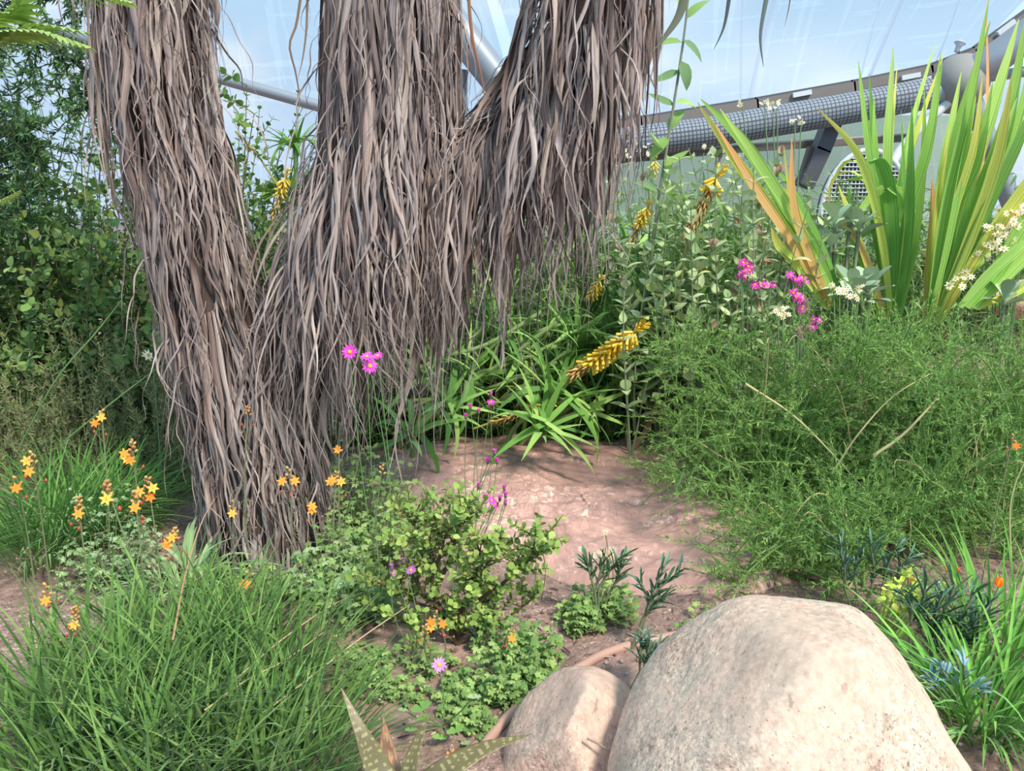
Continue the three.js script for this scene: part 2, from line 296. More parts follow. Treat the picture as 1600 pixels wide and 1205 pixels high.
function cushion(name, label, corners, bulge, seams) {
  const [a, b, c, d] = corners, N = 24, acc = new Acc(), n = b.clone().sub(a).cross(d.clone().sub(a)).normalize(); if (n.z > 0) n.negate();
  const at = (u, v) => a.clone().lerp(b, u).lerp(d.clone().lerp(c, u), v).addScaledVector(n, bulge * (1 - (2 * u - 1) ** 2) * (1 - (2 * v - 1) ** 2));
  for (let j = 0; j <= N; j++) for (let i = 0; i <= N; i++) acc.v(at(i / N, j / N), n.clone().negate(), WHITE, i / N, j / N);
  for (let j = 0; j < N; j++) for (let i = 0; i < N; i++) { const k = j * (N + 1) + i; acc.i.push(k, k + 1, k + N + 1, k + 1, k + N + 2, k + N + 1); }
  const g0 = acc.geo(); g0.computeVertexNormals();
  const o = thing(name, label, 'film panel', a, 'film cushions of the dome'); o.userData.kind = 'structure'; g0.translate(-a.x, -a.y, -a.z); part('film', g0, film, o);
  for (const [u0, v0, u1, v1, w] of seams) {
    const pts = []; for (let k = 0; k <= 12; k++) pts.push(at(lerp(u0, u1, k / 12), lerp(v0, v1, k / 12)).addScaledVector(n, -0.02));
    part('seam', new Acc().ribbon(pts, () => w, n.clone().cross(pts[1].clone().sub(pts[0])), 0, WHITE, 1).geo(a), std([150, 165, 190], 0.6), o);
  }
  return o;
}
cushion('window_1', 'pale blue inflated film panel behind the left and middle trunks', [P(-420, 380, 10.2), P(870, 380, 9.4), P(640, -420, 9.0), P(-420, -420, 9.8)], 0.5, [[0.66, 0, 0.60, 1, 0.012], [0.60, 0, 0.66, 1, 0.03], [0.30, 0, 0.28, 1, 0.012], [0.33, 0, 0.36, 1, 0.03], [0.9, 0, 0.86, 1, 0.012]]);
cushion('window_2', 'pale blue inflated film panel above the netted tube on the right', [P(848, 212, 9.3), P(1500, 105, 9.3), P(2000, -420, 9.0), P(640, -420, 9.0)], 0.45, [[0.48, 0, 0.40, 1, 0.012], [0.5, 0, 0.55, 1, 0.03], [0.76, 0, 0.62, 1, 0.012], [0.78, 0, 0.72, 1, 0.03], [0.93, 0, 0.7, 1, 0.012]]);
cushion('window_3', 'small pale blue film panel right of the steel joint', [P(1530, 420, 9.7), P(1900, 420, 9.7), P(1900, 40, 9.3), P(1512, 140, 9.5)], 0.2, [[0.3, 0, 0.5, 1, 0.012]]);
cushion('window_4', 'greyish film panel low down behind the netted tube', [P(848, 330, 10.3), P(1530, 330, 10.3), P(1500, 130, 9.6), P(848, 225, 9.6)], 0.1, [[0.2, 0, 0.25, 1, 0.012]]);
{
  const o = thing('dome_frame', 'grey steel tubes and joint of the dome frame', 'steel frame', P(1500, 130, 8.8)); o.userData.kind = 'structure';
  const tp = (a, D0, D1) => a.map(([x, y], k) => P(x, y, lerp(D0, D1, k / (a.length - 1))));
  pipe(o, 'tube', tp([[-250, -48], [60, 38], [340, 121], [500, 166], [700, 222]], 9.0, 8.8), 0.062, steel);
  pipe(o, 'tube', tp([[560, -160], [700, 26], [810, 168], [850, 215]], 8.6, 8.8), 0.17, steel);
  pipe(o, 'post', tp([[718, 110], [718, 190], [718, 290]], 8.8, 8.8), 0.085, steel);
  pipe(o, 'netted_tube', tp([[842, 240], [1100, 208], [1300, 174], [1452, 146]], 8.9, 8.8), 0.16, netMat).userData.label = 'tube wrapped in dark netting';
  pipe(o, 'end_collar', tp([[1440, 149], [1482, 141]], 8.8, 8.8), 0.13, steel);
  pipe(o, 'tube', tp([[1505, 122], [1560, 88], [1760, -60]], 8.8, 8.4), 0.16, steel);
  pipe(o, 'tube', tp([[1510, 125], [1600, 112], [1800, 90]], 8.8, 8.8), 0.055, steel);
  pipe(o, 'tube', tp([[1512, 140], [1552, 240], [1592, 350]], 8.85, 8.8), 0.10, steel);
  pipe(o, 'brace', tp([[1484, 158], [1440, 196], [1405, 236], [1390, 262]], 8.75, 8.6), 0.05, whiteMetal);
  pipe(o, 'brace', tp([[1520, 150], [1500, 190], [1492, 330]], 8.85, 8.9), 0.09, darkSteel);
  { // cast joint
    const j = P(1500, 128, 8.8), g = new THREE.LatheGeometry([[0.001, -0.34], [0.16, -0.33], [0.24, -0.22], [0.28, -0.05], [0.27, 0.1], [0.2, 0.2], [0.1, 0.24], [0.001, 0.25]].map(([x, y]) => new THREE.Vector2(x, y)), 24);
    g.rotateX(1.1); g.translate(j.x - o.position.x, j.y - o.position.y, j.z - o.position.z); part('joint', g, std([142, 140, 138], 0.7), o);
  }
  const bar = (a, D, h, w, mat, name) => { const p = tp(a, D, D), n = V(0, 1, 0); part(name, mergeGeometries(p.slice(1).map((q, k) => { const b = new THREE.BoxGeometry(w, h, p[k].distanceTo(q) + 0.02); const m = new THREE.Matrix4().lookAt(p[k], q, n).setPosition(p[k].clone().add(q).multiplyScalar(0.5).sub(o.position)); return b.applyMatrix4(m); })), mat, o); };
  bar([[842, 215], [1000, 193], [1180, 164], [1330, 137], [1450, 112], [1520, 86], [1600, 30], [1720, -60]], 9.1, 0.10, 0.2, railMat, 'rail');
  bar([[842, 207], [1000, 184], [1180, 155], [1330, 128], [1450, 103], [1520, 76], [1600, 18], [1720, -72]], 9.15, 0.035, 0.05, darkSteel, 'rail_lip');
  for (const [x, y, dx, dy] of [[1240, 149, 26, -5], [1410, 122, 26, -5], [1480, 100, 20, -8], [1560, 52, 24, -18]]) bar([[x, y], [x + dx, y + dy]], 8.98, 0.05, 0.04, whiteMetal, 'bracket');
  bar([[842, 262], [1170, 232], [1420, 216]], 9.4, 0.07, 0.12, railMat, 'lower_rail');
  bar([[842, 256], [1170, 226], [1420, 210]], 9.4, 0.02, 0.10, whiteMetal, 'rail_lip');
  bar([[1304, 180], [1282, 235], [1256, 290]], 9.1, 0.16, 0.22, darkSteel, 'strut');
  bar([[1268, 232], [1250, 290]], 9.15, 0.08, 0.1, railMat, 'strut');
}
{ // concrete foundation strip and planted slope that the dome stands on
  const o = thing('wall_back', 'grey green concrete strip under the netted tube', 'wall', P(1200, 300, 10.0)); o.userData.kind = 'structure';
  const a = P(848, 208, 10.9), b = P(1500, 182, 10.9), c = P(1500, 330, 10.9), g = new THREE.BoxGeometry(b.x - a.x, b.y - c.y + 0.5, 0.25); g.translate((a.x + b.x) / 2 - o.position.x, (b.y + c.y) / 2 - 0.25 - o.position.y, -10.9 - o.position.z);
  part('block', g, std([176, 196, 182], 0.9), o);
}
{ // arched air vent with a square mesh grille
  const c = P(1350, 340, 8.5), r = mpp(300, 8.5) * 66, o = thing('air_vent', 'white arched air vent with square wire grille behind sword leaves', 'vent', c);
  const arc = []; for (let k = 0; k <= 20; k++) { const a = Math.PI * k / 20; arc.push(V(c.x + Math.cos(a) * r * 1.05, c.y + Math.sin(a) * r * 1.55, c.z)); }
  part('frame', new Acc().tube(arc, 0.028, 8, WHITE).geo(c), whiteMetal, o);
  const back = new THREE.Shape(); arc.forEach((p, k) => (k ? back.lineTo(p.x - c.x, p.y - c.y) : back.moveTo(p.x - c.x, p.y - c.y)));
  const bg = new THREE.ExtrudeGeometry(back, { depth: 0.05, bevelEnabled: false }); bg.translate(0, 0, -0.12); part('vent_back', bg, std([52, 56, 64], 0.8), o);
  for (let k = -11; k <= 11; k++) { const x = k / 11.5 * r * 1.05, h = Math.sqrt(Math.max(0, 1 - (k / 11.5) ** 2)) * r * 1.55; part('grille_wire', new Acc().tube([V(x, -0.2, 0), V(x, h, 0)], 0.006, 5, WHITE).geo(), whiteMetal, o); }
  for (let k = -3; k < 16; k++) { const y = k / 16 * r * 1.55, h = Math.sqrt(Math.max(0, 1 - Math.max(0, k / 16) ** 2)) * r * 1.05; part('grille_wire', new Acc().tube([V(-h, y, 0.012), V(h, y, 0.012)], 0.006, 5, WHITE).geo(), whiteMetal, o); }
}
{ // small lamp-like nozzle fixed by the rail
  const c = P(1498, 72, 8.9), o = thing('mist_nozzle', 'small white capped nozzle fixed above the steel joint', 'nozzle', c);
  const g = new THREE.LatheGeometry([[0.001, -0.06], [0.025, -0.06], [0.028, 0], [0.06, 0.03], [0.05, 0.045], [0.001, 0.05]].map(([x, y]) => new THREE.Vector2(x, y)), 14); g.rotateZ(-0.3); part('cap', g, std([190, 195, 205], 0.5), o);
  part('arm', new Acc().tube([V(0.01, -0.05, 0), V(0.06, -0.22, 0)], 0.012, 6, WHITE).geo(), darkSteel, o);
}

// ---------------------------------------------------------------- the shaggy three-limbed tree
const limbs = [
  [[428, 905, 80, 3.4], [424, 850, 80, 3.4], [412, 740, 76, 3.4], [388, 640, 72, 3.4], [345, 540, 62, 3.38], [318, 430, 60, 3.36], [290, 300, 62, 3.35], [262, 170, 66, 3.33], [240, 50, 72, 3.3], [228, -100, 76, 3.3], [215, -300, 78, 3.3]],
  [[415, 690, 70, 3.42], [450, 600, 60, 3.42], [508, 500, 58, 3.4], [568, 400, 76, 3.36], [602, 290, 90, 3.33], [608, 170, 86, 3.3], [610, 50, 88, 3.3], [614, -100, 86, 3.3], [620, -300, 84, 3.3]],
  [[640, 330, 54, 3.34], [700, 296, 48, 3.32], [760, 262, 46, 3.3], [820, 212, 48, 3.28], [868, 150, 54, 3.26], [902, 70, 62, 3.24], [922, -20, 68, 3.22], [940, -150, 70, 3.2], [950, -300, 70, 3.2]],
].map((l) => l.map(([x, y, r, D]) => ({ p: P(x, y, D), r: r * mpp(y, D) })));
const caps = []; for (const l of limbs) for (let k = 0; k < l.length - 1; k++) caps.push([l[k], l[k + 1]]);
function treeSdf(p) {
  let d = 9;
  for (const [a, b] of caps) { const abx = b.p.x - a.p.x, aby = b.p.y - a.p.y, abz = b.p.z - a.p.z, t = clamp(((p.x - a.p.x) * abx + (p.y - a.p.y) * aby + (p.z - a.p.z) * abz) / (abx * abx + aby * aby + abz * abz)); const q = Math.hypot(p.x - a.p.x - abx * t, p.y - a.p.y - aby * t, p.z - a.p.z - abz * t) - lerp(a.r, b.r, t); if (q < d) d = q; }
  return d;
}
function treeGrad(p) { const e = 0.004, q = V(); const f = (x, y, z) => treeSdf(q.set(p.x + x, p.y + y, p.z + z)); return V(f(e, 0, 0) - f(-e, 0, 0), f(0, e, 0) - f(0, -e, 0), f(0, 0, e) - f(0, 0, -e)).normalize(); }
{
  reseed(77);
  const base = limbs[0][1].p.clone(); base.y = groundH(base.x, base.z);
  const tree = thing('shaggy_tree', 'three-limbed tree with trunks clad in hanging dry brown leaves', 'tree', base);
  const bark = new Acc(); for (const l of limbs) { const c = curve(l.map((q) => q.p), 40), n = l.length - 1; bark.tube(c, (t) => { const k = Math.min(n - 1, Math.floor(t * n)); return lerp(l[k].r, l[k + 1].r, t * n - k) * 0.97; }, 28, lin(104, 88, 84)); }
    const fibre = tex(256, (u, v) => { const k = 0.78 + (fbm(u * 40, 3, v * 2, 3) - 0.5) * 0.7 + (tileN(u, v, 9, 5) - 0.5) * 0.3; return [k, k * 0.985, k * 0.97]; }, true);
  const strandMat = new THREE.MeshStandardMaterial({ map: fibre, vertexColors: true, roughness: 0.8, side: THREE.DoubleSide, color: col(255, 250, 246) });
  strandMat.map.repeat.set(9, 1.3);
  part('trunk', bark.geo(base), strandMat, tree);
  const strands = [];
  const tonesS = [lin(196, 184, 184), lin(180, 166, 165), lin(212, 201, 198), lin(160, 145, 145), lin(190, 176, 172), lin(146, 128, 125)];
  function strand(li, u, phi, o) {
    const l = limbs[li], n = l.length - 1, k = Math.min(n - 1, Math.floor(u * n)), f = u * n - k, a = l[k], b = l[k + 1], c = a.p.clone().lerp(b.p, f), r = lerp(a.r, b.r, f);
    const ax = b.p.clone().sub(a.p).normalize(), A = V(0, 0, 1).addScaledVector(ax, -ax.z).normalize(), B = ax.clone().cross(A), nn = A.clone().multiplyScalar(Math.cos(phi)).addScaledVector(B, Math.sin(phi));
    const p = c.clone().addScaledVector(nn, r + 0.004), N = o.N || 15, ds = o.len / N, dir = nn.clone().multiplyScalar(o.out).addScaledVector(ax, -0.4).add(V(0, -0.5, 0)).normalize();
    const down = V(0, -1, 0).addScaledVector(ax, -o.follow).normalize(), pts = [p.clone()], ph = rr(0, 6.3), ph2 = rr(0, 6.3), fr = rr(0.3, 1.1), side = V(-nn.z, 0, nn.x); if (side.lengthSq() < 0.01) side.set(1, 0, 0); side.normalize();
    for (let s = 1; s <= N; s++) {
      const t = s / N; dir.lerp(down, o.stiff).addScaledVector(side, Math.sin(ph + s * fr) * o.wig * (0.35 + t)).addScaledVector(nn, Math.sin(ph2 + s * fr * 1.3) * o.wig * 0.7 * t).normalize();
      p.addScaledVector(dir, ds);
      const off = o.off * (0.4 + 0.6 * Math.min(1, s / 3)), d = treeSdf(p); if (d < off) p.addScaledVector(treeGrad(p), off - d);
      const gh = groundH(p.x, p.z) + 0.01; if (p.y < gh) { p.y = gh + rr(0, 0.02); dir.y = Math.abs(dir.y) * 0.1; }
      pts.push(p.clone());
    }
    const tw0 = rr(-0.7, 0.7), tw1 = rr(-1, 1) * o.twist, fold = rr(0.15, 0.9), tone = vary(pick(tonesS), 0.14), w0 = o.w;
    strands.push({ pts, nn, w0, tw0, tw1, fold, tone, lobe: rr(0.15, 0.5), score: (nn.z + 0.3) * o.len * (0.4 + w0 * 20) * (0.3 + o.off * 8) });
  }
  function drawStrand(acc, s) {
    const q = V(), flat = V();
    acc.ribbon(s.pts, (t) => s.w0 * (0.55 + 0.45 * sm(0, s.lobe, t)) * (1 - 0.80 * sm(s.lobe, 0.85, t)) * (t > 0.99 ? 0.4 : 1), (k, T) => { flat.crossVectors(s.nn, T); if (flat.lengthSq() < 1e-4) flat.set(1, 0, 0); flat.normalize(); q.crossVectors(T, flat).normalize(); const a = s.tw0 + s.tw1 * k / s.pts.length; return flat.multiplyScalar(Math.cos(a)).addScaledVector(q, Math.sin(a)); }, s.fold, s.tone);
  }
  const go = (li, count, u0, u1, o) => { for (let k = 0; k < count; k++) { const big = rnd() < 0.3; strand(li, rr(u0, u1), rr(-Math.PI, Math.PI), { len: rr(...o.len), out: rr(...o.out), follow: rr(...o.follow), off: rr(0.004, o.off), stiff: rr(0.2, 0.5), wig: rr(0.03, o.wig), twist: rnd() < 0.5 ? 6 : 2, w: (big ? rr(0.022, 0.042) : rr(0.009, 0.022)) * (o.wide || 1) }); } };
  go(0, 460, 0.30, 1, { len: [0.35, 0.85], out: [0.1, 0.5], follow: [0.9, 2.6], off: 0.055, wig: 0.34 });
  go(0, 560, 0.06, 1, { len: [0.25, 0.6], out: [0.02, 0.15], follow: [1, 3], off: 0.016, wig: 0.3, wide: 1.2 });
  go(1, 380, 0.1, 1, { len: [0.3, 0.7], out: [0.02, 0.15], follow: [0.6, 2], off: 0.016, wig: 0.22, wide: 1.2 });
  go(2, 140, 0, 1, { len: [0.2, 0.5], out: [0.02, 0.15], follow: [0.3, 1], off: 0.016, wig: 0.22, wide: 1.3 });
  go(0, 150, 0.05, 0.28, { len: [0.2, 0.45], out: [0.1, 0.4], follow: [0.2, 1], off: 0.05, wig: 0.45 });
  go(0, 240, 0.04, 0.42, { len: [0.3, 0.8], out: [0.1, 0.4], follow: [0.2, 1.2], off: 0.055, wig: 0.4 });
  go(1, 430, 0.42, 1, { len: [0.5, 1.15], out: [0.1, 0.35], follow: [0.3, 0.9], off: 0.05, wig: 0.2 });
  go(1, 250, 0.12, 0.5, { len: [0.35, 0.8], out: [0.15, 0.5], follow: [0, 0.8], off: 0.06, wig: 0.28 });
  go(2, 300, 0.0, 0.55, { len: [0.3, 0.8], out: [0.15, 0.6], follow: [0, 0.15], off: 0.06, wig: 0.22, wide: 1.7 });
  go(2, 330, 0.4, 1, { len: [0.3, 0.8], out: [0.2, 0.8], follow: [0, 0.3], off: 0.10, wig: 0.26, wide: 1.6 });
  go(1, 240, 0.55, 1, { len: [0.4, 0.9], out: [0.05, 0.2], follow: [0.8, 2], off: 0.03, wig: 0.25, wide: 1.1 });
  go(0, 190, 0.62, 1, { len: [0.3, 0.7], out: [0.05, 0.2], follow: [1, 2.5], off: 0.03, wig: 0.3, wide: 1.1 });
  // the long fringe below the middle limb and the right limb
  for (let k = 0; k < 240; k++) strand(1, rr(0.34, 0.6), rr(-2.2, 0.4), { len: rr(0.5, 1.0), out: rr(0.3, 1.2), follow: rr(-0.75, 0.0), off: rr(0.02, 0.12), stiff: rr(0.1, 0.3), wig: rr(0.06, 0.28), twist: 3, w: rr(0.009, 0.022) });
  for (let k = 0; k < 260; k++) strand(2, rr(0.0, 0.7), rr(-Math.PI, Math.PI), { len: rr(0.5, 1.05), out: rr(0.1, 0.7), follow: rr(0, 0.05), off: rr(0.0, 0.06), stiff: rr(0.2, 0.4), wig: rr(0.08, 0.36), twist: 4, w: rr(0.007, 0.017) });
  // loose tousled ends sticking out of the outline
  for (let k = 0; k < 150; k++) strand(pick([0, 0, 1, 2, 2]), rr(0.3, 1), rr(-Math.PI, Math.PI), { len: rr(0.25, 0.6), out: rr(0.8, 2), follow: rr(-0.4, 0.4), off: rr(0.05, 0.15), stiff: rr(0.1, 0.25), wig: rr(0.1, 0.4), twist: 5, w: rr(0.006, 0.014) });
  // thin curly pale leaves lying loose over the others
  for (let k = 0; k < 230; k++) { const li = pick([0, 0, 1, 1, 2]); strand(li, rr(li ? 0.2 : 0.12, 1), rr(-1.7, 1.7), { N: 18, len: rr(0.3, 0.7), out: rr(0.2, 0.7), follow: rr(0.2, 1.2), off: rr(0.045, 0.085), stiff: rr(0.15, 0.3), wig: rr(0.35, 0.6), twist: 4, w: rr(0.008, 0.014) }); }
  strands.sort((a, b) => b.score - a.score);
  const rest = new Acc();
  strands.forEach((s, k) => { if (k < 300) { const a = new Acc(); drawStrand(a, s); part('dry_leaf', a.geo(base), strandMat, tree); } else drawStrand(rest, s); });
  part('dry_leaf_skirt', rest.geo(base), strandMat, tree, 'stuff');
  // a few live or half-dry leaves hanging at the top right
  const hang = (pts, w, c, name) => { const a = new Acc(), p = curve(pts, 14); a.ribbon(p, (t) => w * (1 - 0.92 * t ** 1.6), V(1, 0, 0.4), 0.5, lin(...c)); part(name, a.geo(base), vcLeaf, tree); };
  const h = (l, D) => l.map(([x, y]) => P(x, y, D));
  hang(h([[1210, -60], [1195, 10], [1188, 60], [1193, 105]], 3.1), 0.026, [92, 108, 116], 'green_leaf');
  hang(h([[1145, -60], [1138, 5], [1130, 45], [1115, 78]], 3.1), 0.022, [70, 82, 92], 'green_leaf');
  hang(h([[1240, -40], [1232, 15], [1225, 45]], 3.1), 0.008, [110, 95, 95], 'dry_leaf');
  hang(h([[1075, -40], [1062, 20], [1040, 55], [1015, 85]], 3.1), 0.05, [96, 104, 98], 'green_leaf');
  hang(h([[935, -60], [932, 0], [925, 50]], 3.05), 0.055, [142, 150, 112], 'green_leaf');
  hang(h([[1020, -20], [1024, 40], [1026, 120], [1020, 190]], 3.1), 0.014, [60, 58, 66], 'dry_leaf');
  hang(h([[728, -60], [738, 60], [752, 120], [760, 170]], 3.2), 0.02, [150, 108, 92], 'dry_leaf');
  hang(h([[470, -10], [462, 40], [452, 70], [462, 115], [468, 160], [462, 190]], 3.25), 0.018, [120, 104, 98], 'dry_leaf');
  hang(h([[480, -10], [478, 50], [472, 95], [465, 125]], 3.25), 0.016, [128, 112, 104], 'dry_leaf');
  hang(h([[330, 45], [355, 85], [375, 110], [380, 140], [392, 165]], 3.3), 0.014, [92, 84, 88], 'dry_leaf');
}

// ---------------------------------------------------------------- broad shrub with small round leaves behind the left trunk
const UP = V(0, 1, 0);
function stemTo(b, t, least, n, droop, wig) { return stemPath(b, t.clone().sub(b), Math.max(least, b.distanceTo(t)), n, droop, wig); }
function stemPath(p, dir, len, n, droop, wig) { const pts = [p.clone()], d = dir.clone().normalize(), q = p.clone(); for (let k = 1; k <= n; k++) { d.add(V(rr(-1, 1) * wig, -droop / n + rr(-1, 1) * wig * 0.5, rr(-1, 1) * wig)).normalize(); q.addScaledVector(d, len / n); pts.push(q.clone()); } return pts; }
function leavesAlong(field, pts, from, step, w, len, open, opt = {}) {
  let acc = 0, tot = 0; for (let k = 1; k < pts.length; k++) tot += pts[k].distanceTo(pts[k - 1]);
  let next = from * tot, s = 0, twist = rr(0, 6);
  for (let k = 1; k < pts.length; k++) {
    const a = pts[k - 1], b = pts[k], L = a.distanceTo(b), T = b.clone().sub(a).normalize();
    while (next <= s + L) {
      const p = a.clone().lerp(b, (next - s) / L), A = V(0.3, 0.1, 0.95).cross(T).normalize(), B = T.clone().cross(A), t = next / tot, k2 = opt.taper ? 1 - opt.taper * t : 1; twist += opt.turn ?? 1.57;
      for (let m = 0; m < (opt.pair ?? 2); m++) { const f = twist + m * Math.PI * 2 / (opt.pair ?? 2) + rr(-0.3, 0.3), side = A.clone().multiplyScalar(Math.cos(f)).addScaledVector(B, Math.sin(f)), d = side.clone().multiplyScalar(Math.sin(open)).addScaledVector(T, Math.cos(open)).add(V(0, opt.lift ?? 0.1, 0)), n = T.clone().multiplyScalar(Math.sin(open)).addScaledVector(side, -Math.cos(open)).addScaledVector(UP, opt.flat ?? 0.4); const z = rr(0.75, 1.2) * k2; field.add(p, d, n, w * z, len * z); }
      next += step * rr(0.8, 1.25);
    }
    s += L;
  }
  return acc;
}
const thinTube = (acc, pts, r, c) => acc.tube(pts, (t) => r * (1 - 0.7 * t), 5, c, false);
{
  reseed(401);
  const o = thing('leafy_shrub', 'dense green shrub with small round leaves left of the shaggy tree', 'shrub', onGround(120, 5.3)), f = new Field(), st = new Acc();
  for (let k = 0; k < 430; k++) {
    const px = rr(-120, 420), D = rr(4.7, 6.3), b = onGround(px, D), tall = rnd() < 0.14, top = P(px + rr(-60, 60), tall ? rr(120, 240) : rr(270, 560), D + rr(-0.5, 0.3)), len = Math.max(0.4, b.distanceTo(top));
    const pts = stemPath(b, top.sub(b), len, 9, rr(-0.1, 0.4), 0.10); thinTube(st, pts, 0.008, vary(lin(112, 116, 78), 0.2));
    leavesAlong(f, pts, tall ? 0.35 : 0.2, tall ? 0.075 : 0.055, 0.054, 0.062, 1.0, { flat: 0.5, taper: tall ? 0.45 : 0.2 });
    for (let m = 0; m < 3; m++) { const a = pick(pts.slice(3)), q = stemPath(a, V(rr(-1, 1), rr(0, 1), rr(-0.3, 1)), rr(0.15, 0.4), 4, 0.2, 0.15); thinTube(st, q, 0.004, vary(lin(112, 116, 78), 0.2)); leavesAlong(f, q, 0.2, 0.045, 0.048, 0.054, 1.0, { flat: 0.5 }); }
  }
  part('stems', st.geo(o.position), vcDry, o, 'stuff');
  f.build(o, 'leaf', [blade('ovate', 0.5, 0.25, 4), blade('round', 0.6, 0.2, 4), blade('ovate', -0.3, 0.3, 4)], tones([[82, 120, 60], [100, 138, 76], [66, 102, 50], [114, 146, 84], [80, 114, 68], [106, 124, 62]], 0.3), 300);
}
{ // fine grey green heath-like bush under it
  reseed(402);
  for (const [x0, x1, y0, y1, D0, D1, label] of [[60, 330, 470, 720, 4.0, 4.7, 'fine-leaved grey green bushlet at the left foot of the tree'], [-60, 130, 560, 740, 4.2, 4.9, 'fine-leaved dull green bushlet at the left picture edge']]) {
    const o = thing('heath_bush', label, 'bush', onGround((x0 + x1) / 2, (D0 + D1) / 2)), acc = new Acc(), nd = blade('needle', 0.2, 0, 2, 1), st = new Acc();
    for (let k = 0; k < 190; k++) {
      const px = rr(x0, x1), D = rr(D0, D1), b = onGround(px, D), t = P(px + rr(-50, 50), rr(y0, y1), D + rr(-0.3, 0.3)), pts = stemTo(b, t, 0.2, 7, 0.1, 0.16); thinTube(st, pts, 0.003, lin(120, 118, 84));
      for (let m = 1; m < pts.length; m++) for (let q = 0; q < 13; q++) acc.put(nd, basis(pts[m - 1].clone().lerp(pts[m], rnd()), onSphere().add(pts[m].clone().sub(pts[m - 1]).normalize()), onSphere(), 0.006, rr(0.02, 0.045)), vary(pick([lin(112, 128, 92), lin(92, 112, 76), lin(132, 138, 104)]), 0.2));
    }
    part('stems', st.geo(o.position), vcDry, o, 'stuff'); part('foliage', acc.geo(o.position), vcLeaf, o, 'stuff');
  }
}
{ // dark fine-leaved tree at the top left, with bright ferny fronds nearer the camera
  reseed(403);
  const base = onGround(-260, 4.6), o = thing('feathery_tree', 'dark branched tree with fine feathery foliage at top left corner', 'tree', base), acc = new Acc(), st = new Acc(), lf = blade('lance', 0.3, 0.1, 3, 1);
  st.tube(curve([base, P(-220, 500, 4.6), P(-180, 200, 4.6), P(-200, -200, 4.7)], 16), (t) => 0.08 * (1 - 0.4 * t), 10, lin(84, 74, 66));
  const br = [[[-190, 230], [-40, 60], [60, 60], [150, 128], [170, 170]], [[-190, 100], [-60, -40], [60, -50], [140, 10]], [[-190, 260], [-80, 200], [0, 190], [60, 230]], [[-180, 300], [-60, 280], [20, 300]]].map((l) => curve(l.map(([x, y]) => P(x, y, rr(4.4, 4.7))), 14));
  for (const b of br) { st.tube(b, (t) => 0.03 * (1 - 0.75 * t), 7, lin(70, 62, 56)); for (let k = 0; k < 78; k++) { const a = pick(b.slice(3)), d = V(rr(-1, 1), rr(-1.0, 0.7), rr(-0.7, 0.7)), q = stemPath(a, d, rr(0.15, 0.42), 6, 0.6, 0.15); thinTube(st, q, 0.004, lin(70, 66, 52)); for (let m = 1; m < q.length; m++) for (let z = 0; z < 11; z++) { const s = onSphere(); acc.put(lf, basis(q[m - 1].clone().lerp(q[m], rnd()), s.add(d.clone().multiplyScalar(0.6)), onSphere(), 0.010, rr(0.03, 0.06)), vary(pick([lin(66, 104, 66), lin(80, 122, 70), lin(58, 92, 70)]), 0.2)); } } }
  part('branches', st.geo(base), vcDry, o); part('foliage', acc.geo(base), vcLeaf, o, 'stuff');
}
function frond(o, pts, w, pinna, mats, geo) { // feather leaf: midrib with a row of leaflets each side, as parts
  const st = new Acc(); thinTube(st, pts, 0.004, lin(150, 172, 70)); part('midrib', st.geo(o.position), vcDry, o);
  const N = pinna; for (let k = 2; k < N; k++) { const t = k / N, i = Math.min(pts.length - 2, Math.floor(t * (pts.length - 1))), p = pts[i].clone().lerp(pts[i + 1], t * (pts.length - 1) - i), T = pts[i + 1].clone().sub(pts[i]).normalize(), S = T.clone().cross(UP).normalize(), n = S.clone().cross(T); for (const s of [-1, 1]) placed('leaflet', geo, pick(mats), o, o.position, p, S.clone().multiplyScalar(s).addScaledVector(T, 0.75), n, w * 0.26, w * Math.sin(Math.PI * (0.12 + 0.86 * t)) ** 0.7); }
}
{
  reseed(404); const mats = tones([[124, 158, 66], [110, 146, 62], [138, 170, 82]], 0.4), g = blade('lance', 0.5, 0.15, 4);
  const D = 2.5, fr = (l) => curve(l.map(([x, y, d]) => P(x, y, d || D)), 18);
  const o = thing('fern_frond', 'bright yellow green feathery frond at the top left corner', 'frond', P(-60, 70, D));
  frond(o, fr([[-60, 66], [0, 52], [70, 50], [143, 74]]), 0.13, 20, mats, g); frond(o, fr([[-60, 70], [-10, 30], [20, 20], [45, -30]]), 0.11, 14, mats, g); frond(o, fr([[-60, 60], [0, 66], [60, 40], [142, 52]]), 0.09, 16, mats, g);
  const o2 = thing('fern_frond', 'green frond tip touching the top edge beside the left trunk', 'frond', P(60, -40, D)); frond(o2, fr([[60, -45], [110, -12], [165, -8], [208, 4]]), 0.09, 16, mats, g);
  const o3 = thing('fern_frond', 'small bright green frond tip halfway up the left edge', 'frond', P(-50, 330, D)); frond(o3, fr([[-60, 340], [-20, 322], [5, 312], [32, 298]]), 0.05, 14, mats, g);
}

